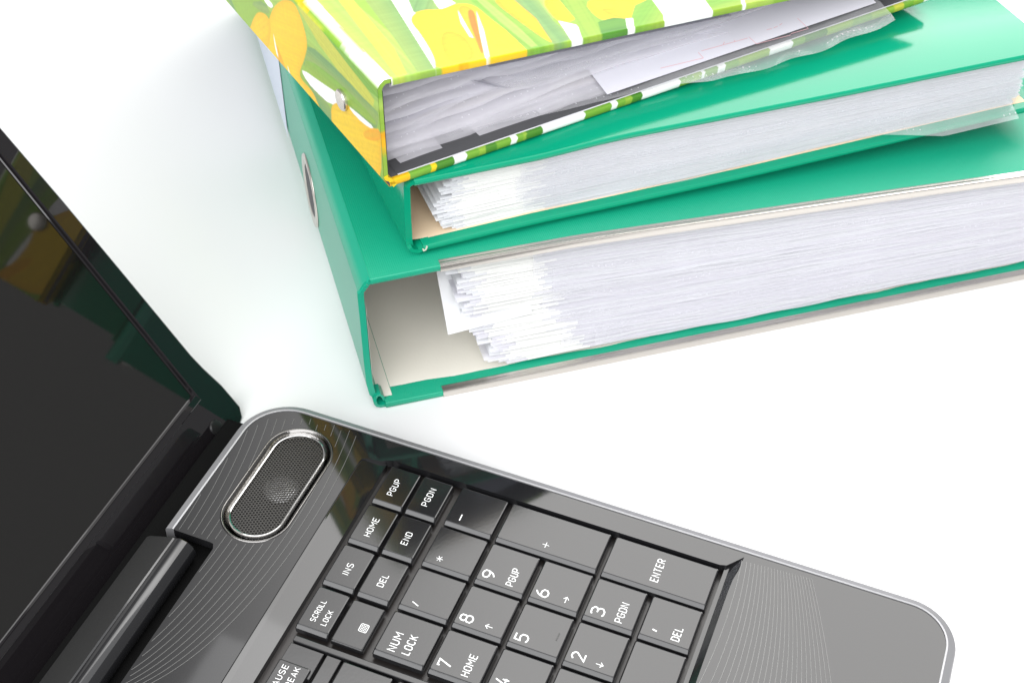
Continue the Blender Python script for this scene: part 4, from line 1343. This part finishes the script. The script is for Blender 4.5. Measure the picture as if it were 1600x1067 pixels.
for pl in ([(360, 535), (695, 455), (655, 410)], [(680, 400), (1040, 300)], [(1050, 290), (1110, 345)], [(1110, 345), (1380, 275)], [(1430, 145), (1515, 225), (1380, 265)], [(1190, 235), (1230, 225)], [(1245, 220), (1275, 208)], [(1290, 200), (1310, 185)], [(850, 350), (860, 330)], [(935, 330), (940, 315)]):
    ribbon(V, Fc, [on_sheet(*p) for p in pl], 0.22, 0)
V = [(u, v, z_s(u, v) + .12) for u, v, _ in V]
tag(mesh('red_outline', V, Fc, M['red'], ds), kind='stuff')
# lavender sheet under the front cover
V = []
us_ = np.linspace(46, 150, 20)
for u in us_:
    V += [(u, 7.0, zt3(u) - 8.5), (u, 150, zt3(u) - 5.0)]
o = mesh('paper_sheet', V, [(2 * i, 2 * i + 2, 2 * i + 3, 2 * i + 1) for i in range(19)], M['paper1'])
o.location = Vector(B3.o) * MM
o.rotation_euler = (0, 0, B3.ang)
tag(o, 'lavender paper sheet on top of the pockets in the floral binder', 'paper sheet')
# two loose pockets with a slanting, curling spine edge inside the floral binder
def curled(u_front, u_back, v0, z0, label):
    V, Fc, UV, I = [], [], [], []
    nu, nv = 34, 12
    for i in range(nu):
        for k in range(nv):
            t = k / (nv - 1)
            v = v0 + 75 * t
            ul = u_front + (u_back - u_front) * min(1, t * 2.2)
            e = (i / (nu - 1)) ** 1.5
            u = ul + (215 - ul) * e
            curl = 3.0 * math.exp(-((u - ul) / 5.0) ** 2) * (1 - .5 * t) + 1.2 * math.sin(u * .05 + z0) * t
            V.append((u, v + 1.2 * math.sin(u * .04), min(zb3(u) + z0 + .10 * (v - v0) + curl, zt3(u) - 3.4)))
            UV.append((u, v - v0))
    for i in range(nu - 1):
        for k in range(nv - 1):
            a = i * nv + k
            Fc.append((a, a + nv, a + nv + 1, a + 1))
            I.append(1 if i < 4 else 0)
    o = mesh('plastic_pocket', V, Fc, [M['film3'], M['film']], None, smooth=True, idx=I, uv=UV)
    o.location = Vector(B3.o) * MM
    o.rotation_euler = (0, 0, B3.ang)
    tag(o, label, 'plastic pocket')
curled(50, 22, 10.0, 15.0, 'clear pocket with a curling edge, higher of two in the floral binder')
curled(60, 40, 16.0, 21.0, 'small curled clear pocket beside the lavender sheet in the floral binder')
# front flap pocket of the thick file
V, Fc, UV = [], [], []
pocket('plastic_pocket', B1, np.linspace(33.0, 66, 14), lambda u: 1.0, lambda u, v: 27 + .42 * (u - 33) * .2 + (30 - 0) * min(1, max(0, v / 24)) * .95, 26, M['film2'],
       'bent pocket end standing at the spine side of the thick green file')
